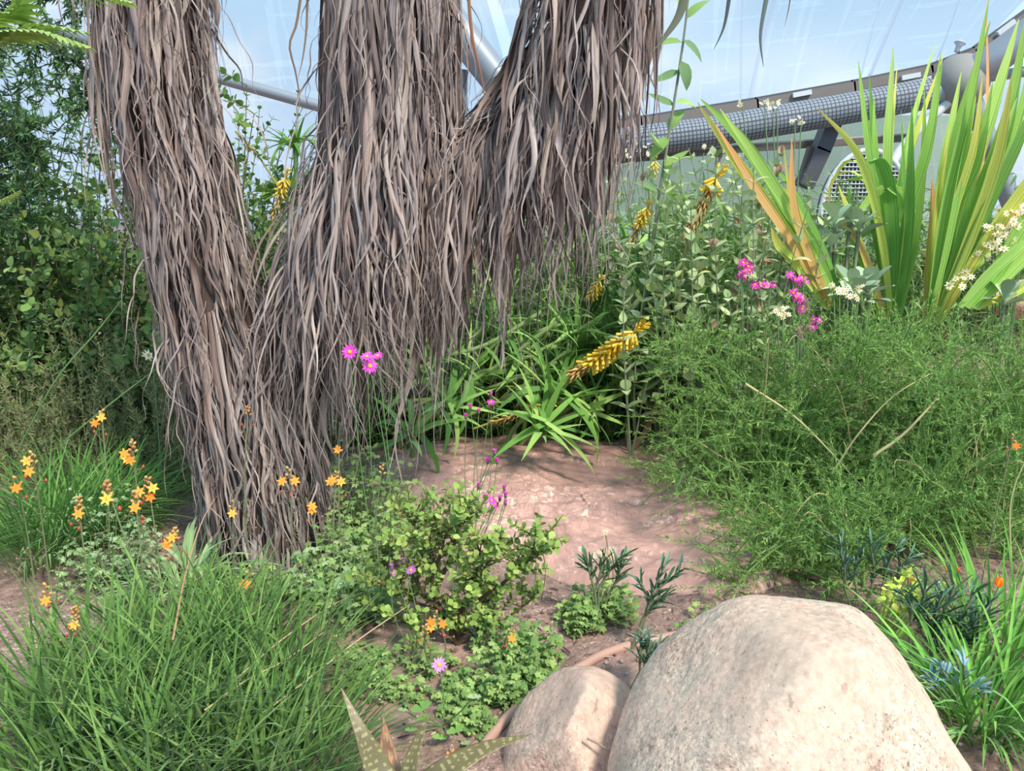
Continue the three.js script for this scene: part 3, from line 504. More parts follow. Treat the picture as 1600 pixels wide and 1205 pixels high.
// ---------------------------------------------------------------- broom-like bright green bush on the right
{
  reseed(405); const nd = blade('needle', 0.3, 0, 2, 1);
  const bushes = [
    ['wiry bright green bush of needle leaves right of the rock slab', 1130, 1420, 700, [1050, 1420], [515, 820], 3.7, 4.6, 230],
    ['wiry bright green bush of needle leaves at the right picture edge', 1420, 1640, 760, [1380, 1680], [520, 900], 3.3, 4.4, 250],
    ['low airy needle-leaved sprays sprawling over the slab edge', 1250, 1400, 860, [1150, 1440], [770, 960], 3.0, 3.5, 70],
  ];
  for (const [label, bx0, bx1, by, [tx0, tx1], [ty0, ty1], D0, D1, n] of bushes) {
    const o = thing('needle_bush', label, 'bush', onGround((bx0 + bx1) / 2, (D0 + D1) / 2)), acc = new Acc(), st = new Acc(); let shown = 0;
    for (let k = 0; k < n; k++) {
      const D = rr(D0, D1), b = onGround(rr(bx0, bx1), D), t = P(rr(tx0, tx1), rr(ty0, ty1), D + rr(-0.4, 0.3)); if (t.y < groundH(t.x, t.z) + 0.04) t.y = groundH(t.x, t.z) + rr(0.04, 0.2);
      const m = b.clone().lerp(t, 0.5).add(V(rr(-0.1, 0.1), rr(0.02, 0.2), rr(-0.1, 0.1))), pts = curve([b, m, t, t.clone().add(V((t.x - b.x) * 0.12, rr(-0.12, 0.02), rr(-0.05, 0.1)))], 12), dead = rnd() < 0.1, c = dead ? lin(178, 168, 120) : vary(lin(112, 150, 78), 0.2);
      if (shown < 60 && rnd() < 0.35) { shown++; const s = new Acc(); thinTube(s, pts, 0.006, c); part('stem', s.geo(o.position), vcDry, o); } else thinTube(st, pts, 0.0045, c);
      if (dead) continue;
      const tw = [pts.slice(3)];
      for (let q = 0; q < 10; q++) { const a = pick(pts.slice(2)), s = stemPath(a, t.clone().sub(b).normalize().multiplyScalar(0.8).add(onSphere()).add(V(0, 0.25, 0.1)), rr(0.12, 0.32), 5, 0.2, 0.12); thinTube(st, s, 0.0022, c); tw.push(s); }
      for (const s of tw) for (let j = 1; j < s.length; j++) { const T = s[j].clone().sub(s[j - 1]), L = T.length(); T.normalize(); for (let q = 0; q < L / 0.0065; q++) acc.put(nd, basis(s[j - 1].clone().lerp(s[j], rnd()), T.clone().add(onSphere().multiplyScalar(0.8)), onSphere(), 0.0042, rr(0.016, 0.034)), vary(pick([lin(110, 148, 76), lin(96, 134, 68), lin(130, 166, 92), lin(86, 122, 66)]), 0.18)); }
    }
    part('twigs', st.geo(o.position), vcDry, o, 'stuff'); part('needles', acc.geo(o.position), vcLeaf, o, 'stuff');
  }
  { // a few dry pale stalks lying across it
    const dry = (l, D, r, label) => { const p = l.map(([x, y], k) => P(x, y, Array.isArray(D) ? D[k] : D)), o = thing('dry_stalk', label, 'stalk', p[0].clone()); part('stem', new Acc().tube(curve(p, 16), (t) => r * (1 - 0.5 * t), 6, lin(196, 182, 132)).geo(o.position), vcDry, o); };
    dry([[1165, 600], [1240, 650], [1310, 720], [1380, 800]], 3.5, 0.006, 'pale dry stalk arching down left side of the needle bush');
    dry([[1300, 740], [1340, 680], [1395, 620], [1460, 580]], 3.45, 0.005, 'pale branched stalk rising to the right in the needle bush');
    dry([[1365, 712], [1410, 680], [1465, 622]], 3.3, 0.008, 'thick straw coloured stalk low in the needle bush');
    dry([[1580, 880], [1578, 800], [1585, 760], [1602, 720]], 2.9, 0.004, 'single dry grass stem at the far right edge');
    dry([[1090, 690], [1130, 715], [1185, 740], [1260, 752]], 3.75, 0.005, 'pale stalk along the back right rim of rock slab');
  }
}

// ---------------------------------------------------------------- grey leaved shrub with opposite leaves, centre right
const greyMats = tones([[150, 172, 142], [136, 160, 128], [168, 186, 158], [122, 150, 110], [158, 178, 136]], 0.3), greyGeos = [blade('ovate', 0.6, 0.3, 5), blade('ovate', 1.0, 0.25, 5), blade('ovate', -0.4, 0.35, 5)];
{
  reseed(406);
  const o = thing('grey_leaf_shrub', 'shrub with paired grey green leaves between aloes and sword leaves', 'shrub', onGround(1130, 5.3)), f = new Field(), st = new Acc(), dryF = new Field();
  for (let k = 0; k < 78; k++) {
    const px = rr(985, 1235), D = rr(4.6, 5.5), b = onGround(px, D), t = P(px + rr(-60, 60), rr(215, 470), D + rr(-0.4, 0.1)), pts = stemTo(b, t, 0.3, 8, 0.1, 0.07); thinTube(st, pts, 0.008, vary(lin(140, 150, 118), 0.15));
    leavesAlong(f, pts, 0.3, 0.10, 0.088, 0.135, 1.05, { flat: 0.25, taper: 0.4, lift: 0.15 });
    if (rnd() < 0.35) for (let q = 0; q < 4; q++) dryF.add(pick(pts.slice(3)), V(rr(-1, 1), -1, rr(-0.5, 1)), onSphere(), 0.06, 0.09);
  }
  part('stems', st.geo(o.position), vcDry, o, 'stuff'); f.build(o, 'leaf', greyGeos, greyMats, 300); dryF.build(o, 'withered_leaf', [blade('ovate', 1.6, 0.7, 5)], tones([[186, 156, 132], [164, 130, 106]], 0), 60);
}
{ // tall single stem with leaf pairs rising to the top edge
  reseed(407);
  const D = 4.95, pts = curve([[985, 610], [1000, 520], [1015, 420], [1028, 320], [1042, 230], [1058, 130], [1072, 30], [1080, -60]].map(([x, y]) => P(x, y, D)), 30), base = onGround(980, D); pts.unshift(base);
  const o = thing('tall_leafy_stem', 'tall upright stem with pairs of green leaves right of the tree', 'plant', base);
  part('stem', new Acc().tube(pts, (t) => 0.014 * (1 - 0.6 * t), 8, lin(128, 132, 112)).geo(base), vcDry, o);
  const L = [[1054, 165, -1.0, 0.3], [1056, 160, 1, 0.1], [1062, 110, -0.9, -0.5], [1066, 62, 0.9, -0.6], [1066, 66, -0.9, 0.1], [1064, 95, 0.4, -1], [1072, 30, 0.8, 0.9], [1074, 22, -0.7, 1], [1045, 205, 0.4, 0.9], [1044, 214, -0.5, -0.5], [1040, 240, 0.3, -1], [1036, 260, 0.9, 0.4], [1030, 300, -0.8, 0.5], [1026, 340, 0.7, 0.9], [1038, 235, -0.9, 0.6], [1015, 415, -0.4, -1], [1012, 440, 0.7, -0.3], [1000, 530, 0.5, -0.8], [1035, 280, 0.5, -0.9]];
  for (const [x, y, dx, dy] of L) placed('leaf', pick(greyGeos), pick(tones([[118, 156, 92], [98, 134, 98], [136, 172, 106]], 0.35)), o, base, P(x, y, D), V(dx, dy, rr(-0.3, 0.8)), V(rr(-0.3, 0.3), 0.8, 0.6), 0.09, 0.18);
}
{ // woody brown branch rising from behind the slab
  const D = 4.75, o = thing('bare_branch', 'bare brown forked branch rising behind the rock slab', 'branch', P(1000, 700, D)), l = (a) => curve(a.map(([x, y]) => P(x, y, D)), 16);
  part('stem', new Acc().tube(l([[960, 730], [1005, 680], [1030, 620], [1042, 560], [1044, 480]]), (t) => 0.022 * (1 - 0.45 * t), 8, lin(142, 112, 92)).geo(o.position), vcDry, o);
  part('fork', new Acc().tube(l([[1036, 598], [1055, 565], [1070, 535]]), (t) => 0.014 * (1 - 0.3 * t), 8, lin(160, 128, 108)).geo(o.position), vcDry, o);
  part('root', new Acc().tube(l([[1045, 690], [1050, 650], [1040, 610]]), 0.014, 8, lin(96, 74, 62)).geo(o.position), vcDry, o);
}
{ // low dark foliage closing the view between the plants at the back
  reseed(408);
  for (const [x0, x1, y0, y1, D0, D1, n, label, cols] of [
    [560, 1120, 300, 660, 5.0, 7.0, 560, 'tangled green undergrowth behind the rock slab', [[84, 128, 62], [70, 112, 54], [104, 144, 76], [120, 150, 84]]],
    [1000, 1660, 270, 460, 6.2, 8.0, 360, 'tangled green undergrowth below the netted tube', [[96, 132, 82], [82, 120, 70], [122, 150, 104], [110, 142, 84]]],
    [330, 600, 330, 640, 4.9, 6.4, 200, 'tangled green undergrowth seen between the two left trunks', [[88, 132, 66], [74, 118, 58], [112, 152, 80]]],
  ]) {
    const o = thing('undergrowth', label, 'undergrowth', onGround((x0 + x1) / 2, (D0 + D1) / 2)); o.userData.kind = 'stuff';
    const acc = new Acc(), lf = blade('strap', 0.9, 0.35, 5), cs = cols.map((c) => lin(...c));
    for (let k = 0; k < n; k++) {
      const px = rr(x0, x1), D = rr(D0, D1), b = onGround(px, D), t = P(px + rr(-60, 60), rr(y0, y1), D), pts = stemTo(b, t, 0.15, 6, 0.2, 0.12); thinTube(acc, pts, 0.005, cs[0]);
      for (let m = 1; m < pts.length; m++) for (let q = 0; q < 5; q++) acc.put(lf, basis(pts[m - 1].clone().lerp(pts[m], rnd()), onSphere().add(V(0, 0.5, 0.3)), UP.clone().add(onSphere().multiplyScalar(0.6)), rr(0.014, 0.032), rr(0.10, 0.26)), vary(pick(cs), 0.2));
    }
    part('foliage', acc.geo(o.position), vcLeaf, o, 'stuff');
  }
}

// ---------------------------------------------------------------- sword-leaved clumps, every leaf its own part
const stripeTex = tex(256, (u, v) => { const k = 0.86 + (fbm(u * 26, 3, 1, 3) - 0.5) * 0.42 + (tileN(u, v, 4, 5) - 0.5) * 0.12; return [k, k, k * 0.96]; }, true); stripeTex.repeat.set(7, 0.8);
const swordMat = leafMat(new THREE.Color(1.12, 1.2, 1.5), 0.4, { vertexColors: true, map: stripeTex });
function swordLeaf(o, l, D, wpx, kind, twist = 0, again = false) {
  const p = curve(l.map(([x, y], k) => P(x, y, D + (k / (l.length - 1)) * twist)), 16), w = 0.7 * wpx * mpp(l[0][1], D), a = new Acc(), tipC = kind === 2;
  const cs = { 0: lin(126, 170, 78), 1: lin(182, 194, 92), 2: lin(204, 164, 106), 3: lin(96, 144, 60), 4: lin(150, 188, 96) }[kind], c2 = { 0: lin(140, 178, 88), 1: lin(200, 190, 100), 2: lin(212, 150, 104), 3: lin(104, 156, 66), 4: lin(170, 198, 110) }[kind], br = rr(0.9, 1.1);
  const ang = rr(-0.5, 0.5), side = V(Math.cos(ang), 0, Math.sin(ang));
  a.ribbon(p, (t) => w * PROFILE.sword(t * 0.99), side, 0.35, (t) => { const k = tipC ? 0 : 0; const m = sm(0.55 + k, 0.95, t); return [0, 1, 2].map((q) => lerp(cs[q], c2[q], m) * br); }, 4);
  part('sword_leaf', a.geo(o.position), swordMat, o);
  if (!again && rnd() < 0.6) swordLeaf(o, l.map(([x, y], k) => [x + (k ? rr(-14, 14) * k / 2 : rr(-5, 5)), y + k * rr(0, 12)]), D + rr(0.05, 0.2), wpx * rr(0.7, 1), pick([0, 0, 4, 3, 1]), twist, true);
}
{
  reseed(501);
  const A = thing('sword_leaf_clump', 'sword-leaved clump leaning left with orange dried leaf edges', 'plant', onGround(1300, 4.5));
  for (const [l, w, k] of [
    [[[1305, 480], [1230, 330], [1160, 220], [1095, 155]], 30, 0], [[[1300, 480], [1215, 340], [1150, 250], [1090, 160]], 26, 1], [[[1296, 478], [1230, 370], [1170, 280], [1118, 195]], 22, 2], [[[1310, 478], [1240, 340], [1190, 260], [1125, 170]], 26, 4],
    [[[1300, 480], [1265, 400], [1240, 320], [1237, 215]], 20, 2], [[[1290, 480], [1250, 420], [1215, 380], [1205, 355]], 22, 1], [[[1312, 480], [1270, 380], [1230, 330], [1180, 250]], 24, 0], [[[1308, 480], [1280, 410], [1265, 370], [1262, 350]], 18, 2], [[[1315, 480], [1290, 400], [1240, 300], [1200, 250]], 20, 3]]) swordLeaf(A, l, 4.5, w * 1.1, k, rr(-0.3, 0.3));
  const B = thing('sword_leaf_clump', 'tall fresh green sword-leaved clump with folded-over front leaves', 'plant', onGround(1400, 4.9));
  for (const [l, w, k] of [
    [[[1390, 500], [1370, 330], [1352, 200], [1341, 95]], 24, 0], [[[1385, 500], [1385, 330], [1388, 200], [1396, 72]], 25, 4], [[[1395, 500], [1400, 330], [1425, 190], [1462, 65]], 24, 4], [[[1400, 500], [1415, 350], [1450, 220], [1470, 82]], 26, 0], [[[1395, 500], [1380, 350], [1368, 240], [1365, 150]], 18, 0],
    [[[1392, 500], [1378, 370], [1340, 240], [1277, 168]], 20, 1], [[[1388, 500], [1395, 380], [1385, 280], [1370, 250], [1350, 252]], 34, 3], [[[1396, 500], [1412, 400], [1418, 330], [1405, 300], [1370, 300], [1330, 360], [1315, 400]], 26, 4], [[[1390, 500], [1368, 330], [1345, 255], [1320, 255], [1290, 310]], 16, 1],
    [[[1402, 500], [1420, 360], [1422, 280], [1425, 165]], 22, 3], [[[1405, 500], [1430, 380], [1442, 260], [1445, 140]], 18, 0], [[[1385, 500], [1360, 420], [1330, 360], [1285, 305]], 14, 2], [[[1380, 500], [1350, 400], [1325, 330], [1310, 290]], 20, 1], [[[1400, 500], [1408, 420], [1425, 340], [1428, 315]], 20, 3]]) swordLeaf(B, l, 4.9, w, k, rr(-0.3, 0.3));
  const C = thing('sword_leaf_clump', 'tallest yellow green sword-leaved clump fanning to the right edge', 'plant', onGround(1455, 4.7));
  for (const [l, w, k] of [
    [[[1450, 505], [1475, 330], [1510, 180], [1545, 0]], 30, 0], [[[1455, 505], [1500, 330], [1550, 170], [1592, 30]], 36, 4], [[[1460, 505], [1520, 330], [1570, 200], [1605, 20]], 38, 0], [[[1462, 505], [1530, 350], [1590, 220], [1650, 80]], 40, 3], [[[1465, 505], [1545, 370], [1610, 280], [1680, 180]], 34, 1],
    [[[1455, 505], [1490, 330], [1520, 230], [1535, 120]], 26, 1], [[[1448, 505], [1462, 350], [1480, 230], [1502, 112]], 26, 4], [[[1446, 505], [1455, 380], [1470, 280], [1483, 200]], 24, 1], [[[1444, 505], [1452, 400], [1458, 330], [1456, 280]], 22, 2], [[[1458, 505], [1500, 380], [1532, 260], [1542, 160], [1541, 0]], 18, 2], [[[1464, 505], [1530, 400], [1580, 330], [1620, 250]], 26, 2], [[[1450, 505], [1480, 380], [1505, 250], [1525, 150]], 28, 0], [[[1460, 505], [1520, 360], [1560, 240], [1580, 120]], 30, 1], [[[1466, 505], [1500, 440], [1540, 400], [1560, 385]], 24, 4]]) swordLeaf(C, l, 4.7, w, k, rr(-0.3, 0.3));
  const Dd = thing('sword_leaf_clump', 'cropped sword-leaved clump low at the right picture edge', 'plant', onGround(1530, 4.5));
  for (const [l, w, k] of [[[[1510, 480], [1560, 420], [1600, 350], [1650, 270]], 40, 0], [[[1520, 480], [1570, 430], [1620, 380], [1690, 320]], 40, 4], [[[1500, 480], [1545, 430], [1590, 390], [1640, 350]], 28, 4], [[[1525, 482], [1580, 460], [1640, 420], [1700, 400]], 30, 1]]) swordLeaf(Dd, l, 4.5, w, k, rr(-0.2, 0.2));
}

// ---------------------------------------------------------------- scrambling aloes
const aloeMats = [[100, 146, 70], [84, 130, 60], [122, 164, 90], [72, 116, 54], [136, 172, 104]].map((c) => leafMat(c, 0.18, { roughness: 0.9 })), aloeGeos = [blade('strap', 0.7, 0.45, 7), blade('strap', 1.3, 0.4, 8), blade('strap', 0.35, 0.5, 6), blade('strap', 1.8, 0.35, 8)];
function rosette(o, c, axis, n, len, w, open0, open1) {
  axis = axis.clone().normalize(); const A = V(0.2, 0.3, 0.9).cross(axis).normalize(), B = axis.clone().cross(A);
  for (let k = 0; k < n; k++) { const t = (k + 0.5) / n, f = k * 2.4 + rr(-0.3, 0.3), op = lerp(open0, open1, t) + rr(-0.12, 0.12), side = A.clone().multiplyScalar(Math.cos(f)).addScaledVector(B, Math.sin(f)), d = side.clone().multiplyScalar(Math.sin(op)).addScaledVector(axis, Math.cos(op)), nn = axis.clone().multiplyScalar(Math.sin(op)).addScaledVector(side, -Math.cos(op)).addScaledVector(UP, 0.2), s = rr(0.8, 1.15); placed('leaf', aloeGeos[Math.floor(rnd() * (op > 1 ? 4 : 3))], pick(aloeMats), o, o.position, c.clone().addScaledVector(axis, (0.5 - t) * 0.22 * len * 2), d, nn, w * s, len * s); }
}
{
  reseed(502); const grp = 'aloe shoots behind the slab';
  const list = [ // px, py of the crown, D, leaf length px, axis, leaves, label
    [905, 400, 5.4, 150, [0.3, 1, 0.2], 15, 'upright aloe shoot highest in the thicket beside the hanging fringe'], [902, 535, 5.0, 130, [0.1, 1, 0.2], 16, 'upright aloe shoot just above the largest yellow flower spike'], [865, 625, 4.6, 130, [0.6, 1, 0.4], 18, 'arching aloe crown just below the largest yellow flower spike'],
    [845, 672, 4.35, 110, [0.35, 0.8, 0.6], 20, 'pale green aloe crown hanging over the back edge of slab'], [1010, 470, 5.2, 120, [0.6, 0.9, 0.3], 14, 'aloe shoot behind the tip of the largest yellow flower spike'], [1075, 430, 5.2, 110, [0.9, 0.8, 0.2], 14, 'aloe shoot half hidden among the grey leaved shrub'], [760, 520, 5.1, 120, [0.7, 0.6, 0.3], 13, 'aloe shoot left of the highest shoot, under the hanging fringe'], [800, 560, 5.0, 120, [0.8, 0.5, 0.4], 13, 'aloe shoot left of the arching crown, above reclining stems'], [720, 590, 4.8, 120, [0.7, 0.5, 0.4], 12, 'aloe shoot low behind the pink closed daisy buds'], [690, 640, 4.5, 110, [0.6, 0.7, 0.4], 14, 'aloe shoot above the left end of the slab'], [960, 600, 4.9, 110, [0.8, 0.5, 0.4], 14, 'aloe shoot just right of the arching crown'], [930, 470, 5.5, 110, [0.5, 0.9, 0.2], 12, 'aloe shoot behind the small yellow spike among the leaves'], [840, 440, 5.7, 110, [0.4, 0.9, 0.2], 12, 'aloe shoot far back under the right limb fringe'], [1000, 560, 5.0, 110, [0.9, 0.5, 0.3], 12, 'aloe shoot at the right end of the large flower spike'], [790, 470, 5.6, 100, [0.5, 0.8, 0.2], 12, 'aloe shoot far back left of the small yellow spike'], [985, 400, 5.7, 100, [0.3, 1, 0.2], 12, 'aloe shoot far back at the foot of the slim yellow spike'], [880, 575, 4.9, 110, [0.9, 0.3, 0.3], 12, 'aloe shoot tucked under the middle of the large flower spike'], [670, 600, 4.9, 110, [0.3, 0.9, 0.3], 11, 'aloe shoot behind the lower fringe of the middle limb'], [1040, 560, 5.1, 100, [0.5, 0.8, 0.3], 11, 'aloe shoot beside the bare brown forked branch'], [745, 455, 5.8, 90, [0.2, 1, 0.2], 11, 'farthest left aloe shoot behind the right limb fringe'], [915, 640, 4.7, 100, [0.9, 0.2, 0.5], 12, 'aloe shoot spreading right above the back edge of slab'], [640, 680, 4.3, 100, [0.3, 0.8, 0.5], 10, 'leftmost aloe shoot beside the tree foot greenery']];
  for (const [px, py, D, L, ax, n, label] of list) {
    const c = P(px, py, D), base = onGround(px - rr(40, 130), D + 0.1), o = thing('scrambling_aloe', label, 'aloe', base, grp);
    part('stem', new Acc().tube(curve([base, base.clone().lerp(c, 0.5).add(V(-0.08, 0.03, 0)), c], 12), (t) => 0.017 * (1 - 0.3 * t), 7, vary(lin(120, 148, 82), 0.1)).geo(base), vcDry, o);
    rosette(o, c, V(...ax), n, L * mpp(py, D), 0.05, 1.5, 0.3);
  }
  // leaning leafy stems, sweeping up to the right
  reseed(503);
  const nth = ['topmost', 'second', 'third', 'fourth', 'fifth', 'sixth', 'seventh', 'eighth', 'ninth', 'tenth', 'eleventh', 'lowest'];
  for (let k = 0; k < 12; k++) {
    const y0 = 500 + k * 16 + rr(-4, 4), D = rr(4.6, 5.4), a = P(rr(600, 700), y0, D), b = P(rr(780, 960), y0 - rr(60, 150), D + rr(-0.2, 0.3)), o = thing('aloe_stem', nth[k] + (k % 11 ? ' from the top' : '') + ' of twelve reclining aloe stems left of the flower spike', 'aloe', a, 'reclining aloe stems'), pts = curve([a, a.clone().lerp(b, 0.5).add(V(0, -0.06, 0)), b], 14);
    part('stem', new Acc().tube(pts, 0.013, 7, vary(lin(132, 158, 92), 0.12)).geo(a), vcDry, o);
    for (let m = 2; m < 14; m++) { const T = pts[m].clone().sub(pts[m - 1]).normalize(), s = onSphere(); placed('leaf', pick(aloeGeos), pick(aloeMats), o, a, pts[m], T.clone().multiplyScalar(0.9).add(s).add(V(0, 0.1, 0.25)), UP.clone().add(s.multiplyScalar(0.4)), rr(0.02, 0.036), rr(0.18, 0.36)); }
  }
  // the aloe shoots seen between the left and middle limbs
  reseed(504);
  for (const [px, py, D, L, label] of [[462, 230, 5.2, 70, 'bluish aloe rosette high behind the middle trunk left side'], [452, 310, 5.2, 80, 'bluish aloe rosette lower behind the middle trunk left side']]) {
    const c = P(px, py, D), base = onGround(px, D), o = thing('scrambling_aloe', label, 'aloe', base, grp); part('stem', new Acc().tube([base, base.clone().lerp(c, 0.5), c], 0.015, 7, lin(110, 136, 92)).geo(base), vcDry, o);
    rosette(o, c, V(-0.2, 1, 0.2), 22, L * mpp(py, D), 0.035, 1.7, 0.2);
  }
}
// flower spikes: hanging tubular florets, brown below and yellow above
const floretGeo = new THREE.LatheGeometry([[0.02, 0], [0.32, 0.08], [0.36, 0.5], [0.42, 0.9], [0.30, 1.0], [0.01, 0.97]].map(([x, y]) => new THREE.Vector2(x, y)), 7), dryFloretGeo = blade('lance', 0.9, 0.7, 4);
const yellowMats = tones([[240, 200, 62], [232, 186, 44], [246, 214, 96]], 0), tanMats = tones([[200, 150, 84], [178, 124, 76], [216, 172, 98]], 0);
function spike(label, a, b, D, r, bloom, n, stalk, bend = 0) {
  const p0 = P(...a, D), p1 = P(...b, D), T = p1.clone().sub(p0).normalize(), base = stalk ? P(...stalk, D) : p0, o = thing('flower_spike', label, 'flower', base.clone()), m = r * mpp(a[1], D), pts = curve([p0, p0.clone().lerp(p1, 0.5).add(V(0, -bend, 0)), p1], 12);
  part('stalk', new Acc().tube(stalk ? [base, base.clone().lerp(p0, 0.5), ...pts] : pts, 0.006, 6, lin(150, 150, 84)).geo(base), vcDry, o);
  const A = V(0.2, 0.3, 0.9).cross(T).normalize(), B = T.clone().cross(A);
  for (let k = 0; k < n; k++) { const t = k / n, i = Math.min(11, Math.floor(t * 12)), p = pts[i].clone().lerp(pts[i + 1], t * 12 - i), f = k * 2.4, side = A.clone().multiplyScalar(Math.cos(f)).addScaledVector(B, Math.sin(f)), dry = t < 1 - bloom + rr(-0.05, 0.05), w = t > 0.85 ? 0.6 : 1, d = dry ? side.clone().multiplyScalar(0.9).addScaledVector(T, -0.35).add(V(0, -0.35, 0)) : side.clone().multiplyScalar(0.8).addScaledVector(T, t > 0.85 ? 0.9 : -0.2).add(V(0, t > 0.85 ? 0 : -0.5, 0)); placed(dry ? 'withered_floret' : 'floret', dry ? dryFloretGeo : floretGeo, pick(dry ? tanMats : yellowMats), o, base, p.addScaledVector(side, 0.006), d, T, m * (dry ? 0.34 : 0.38) * w, m * (dry ? 0.95 : 1.15) * w, m * (dry ? 0.95 : 0.38) * w); }
}
reseed(505);
spike('large yellow flower spike slanting up to the right over aloes', [892, 585], [1008, 506], 4.55, 17, 0.72, 140, [850, 640], 0.015);
spike('withered tan flower spike with yellow tip low above slab', [768, 660], [864, 630], 4.4, 11, 0.3, 60, [740, 670]);
spike('tall withered brown spike with yellow top in the grey shrub', [1074, 368], [1128, 262], 4.7, 17, 0.28, 105, [1060, 470]);
spike('slim yellow spike standing left of the tall leafy stem', [988, 375], [1016, 315], 5.0, 11, 0.6, 60, [975, 430]);
spike('small yellow spike deep among the aloe leaves', [922, 468], [940, 432], 5.1, 10, 0.85, 34, [910, 510]);
spike('yellow and tan spike between the two left trunks', [424, 345], [450, 264], 4.6, 10, 0.45, 64, [415, 420]);
spike('small yellow tuft spike right of the tall leafy stem', [1085, 450], [1104, 402], 5.0, 9, 0.9, 34, [1080, 500]);
spike('short orange tan spike behind the hanging fringe of dry leaves', [896, 372], [910, 340], 5.4, 9, 0.4, 26, [890, 410]);
spike('tiny yellow spike near the top of the thicket', [1018, 275], [1024, 248], 5.6, 9, 0.9, 20, [1014, 330]);
spike('withered pale spike left of yellow one between the trunks', [405, 245], [368, 205], 4.8, 8, 0, 44, [440, 300]);

// ---------------------------------------------------------------- grey paddle-leaved succulents
{
  reseed(506); const mats = tones([[126, 152, 138], [142, 166, 152], [112, 138, 126], [154, 176, 164]], 0.12), gs = [blade('paddle', 0.5, 0.3, 6, 4), blade('paddle', 0.9, 0.25, 6, 4)];
  for (const [px, py, D, n, s, label] of [[1308, 352, 4.75, 24, 46, 'grey green paddle-leaved succulent below the air vent'], [1335, 445, 4.5, 30, 46, 'grey green paddle-leaved succulent behind the needle bush'], [1262, 400, 4.75, 18, 42, 'grey paddle-leaved succulent at the foot of leaning sword leaves'], [1555, 460, 4.6, 12, 40, 'grey paddle-leaved succulent at the right edge']]) {
    const base = onGround(px, D), o = thing('paddle_succulent', label, 'succulent', base), m = mpp(py, D);
    for (let b = 0; b < Math.ceil(n / 6); b++) { const c = P(px + rr(-40, 40), py + rr(-18, 30), D + rr(-0.15, 0.15)); part('stem', new Acc().tube([base, base.clone().lerp(c, 0.6).add(V(0, -0.02, 0)), c], 0.012, 6, lin(128, 136, 110)).geo(base), vcDry, o); for (let k = 0; k < 6; k++) { const f = k * 1.05 + rr(-0.3, 0.3), op = 0.5 + (k % 2) * 0.5; placed('leaf', pick(gs), pick(mats), o, base, c.clone().add(V(0, -(k % 2) * 0.03, 0)), V(Math.cos(f) * Math.sin(op), Math.cos(op) + 0.1, Math.sin(f) * Math.sin(op)), V(-Math.cos(f), 0.7, -Math.sin(f)), s * 0.6 * m * rr(0.8, 1.2), s * m * rr(0.8, 1.15)); } }
  }
}
{ // dark strap-leaved rosette inside the needle bush
  reseed(507); const c = P(1435, 640, 3.75), base = onGround(1432, 3.8), o = thing('dark_rosette', 'dark green strap-leaved rosette inside the needle bush', 'plant', base), dm = tones([[50, 84, 48], [60, 96, 56]], 0.1);
  part('stem', new Acc().tube([base, base.clone().lerp(c, 0.5), c], 0.012, 7, lin(84, 96, 62)).geo(base), vcDry, o);
  for (let k = 0; k < 9; k++) { const f = k * 0.7; placed('leaf', aloeGeos[0], pick(dm), o, base, c, V(Math.cos(f) * 0.8, 0.75, Math.sin(f) * 0.5 + 0.4), UP, 0.05, 0.2); }
}

// ---------------------------------------------------------------- grasses
const grassCols = [[72, 110, 52], [88, 128, 64], [62, 98, 46], [112, 146, 88], [82, 120, 60]];
function grassClump(label, base, n, len, w, spread, lean, nParts, cols = grassCols, droop = [0.3, 1.3], group) {
  const o = thing('grass_clump', label, 'grass', base, group), acc = new Acc(), cs = cols.map((c) => lin(...c)), bl = [];
  for (let k = 0; k < n; k++) {
    const a = rr(0, Math.PI * 2), r = Math.sqrt(rnd()) * spread, p = V(base.x + Math.cos(a) * r, 0, base.z + Math.sin(a) * r); p.y = groundH(p.x, p.z) - 0.01;
    const out = rr(0.05, 0.75), d = V(Math.cos(a) * out + lean.x + rr(-0.2, 0.2), 1, Math.sin(a) * out + lean.z + rr(-0.2, 0.2)), L = len * rr(0.55, 1.15), dr = rr(...droop), pts = [p.clone()], q = p.clone(); d.normalize();
    const N = 7; for (let m = 1; m <= N; m++) { const h = V(d.x, 0, d.z).normalize(); d.addScaledVector(h, dr * 0.12).add(V(0, -dr * 0.14 * (m / N), 0)).normalize(); q.addScaledVector(d, L / N); if (q.y < groundH(q.x, q.z) + 0.01) q.y = groundH(q.x, q.z) + 0.01; pts.push(q.clone()); }
    bl.push({ pts, w: w * rr(0.7, 1.25), c: vary(pick(cs), 0.15), s: -toPx(pts[4]).t + rr(0, 0.2) });
  }
  bl.sort((x, y) => y.s - x.s);
  bl.forEach((b, k) => { const T = k < nParts ? new Acc() : acc, h = b.pts[5].clone().sub(b.pts[0]), side = V(-h.z, 0, h.x); if (side.lengthSq() < 1e-6) side.set(1, 0, 0); side.normalize().add(V(rr(-0.4, 0.4), 0, rr(-0.4, 0.4))); T.ribbon(b.pts, (t) => b.w * Math.min(1, 0.7 + t) * Math.min(1, (1 - t) * 2.2 + 0.03) ** 0.8, side, 0.4, b.c); if (k < nParts) part('blade', T.geo(base), vcLeaf, o); });
  if (acc.count) part('blades', acc.geo(base), vcLeaf, o, 'stuff');
  return o;
}
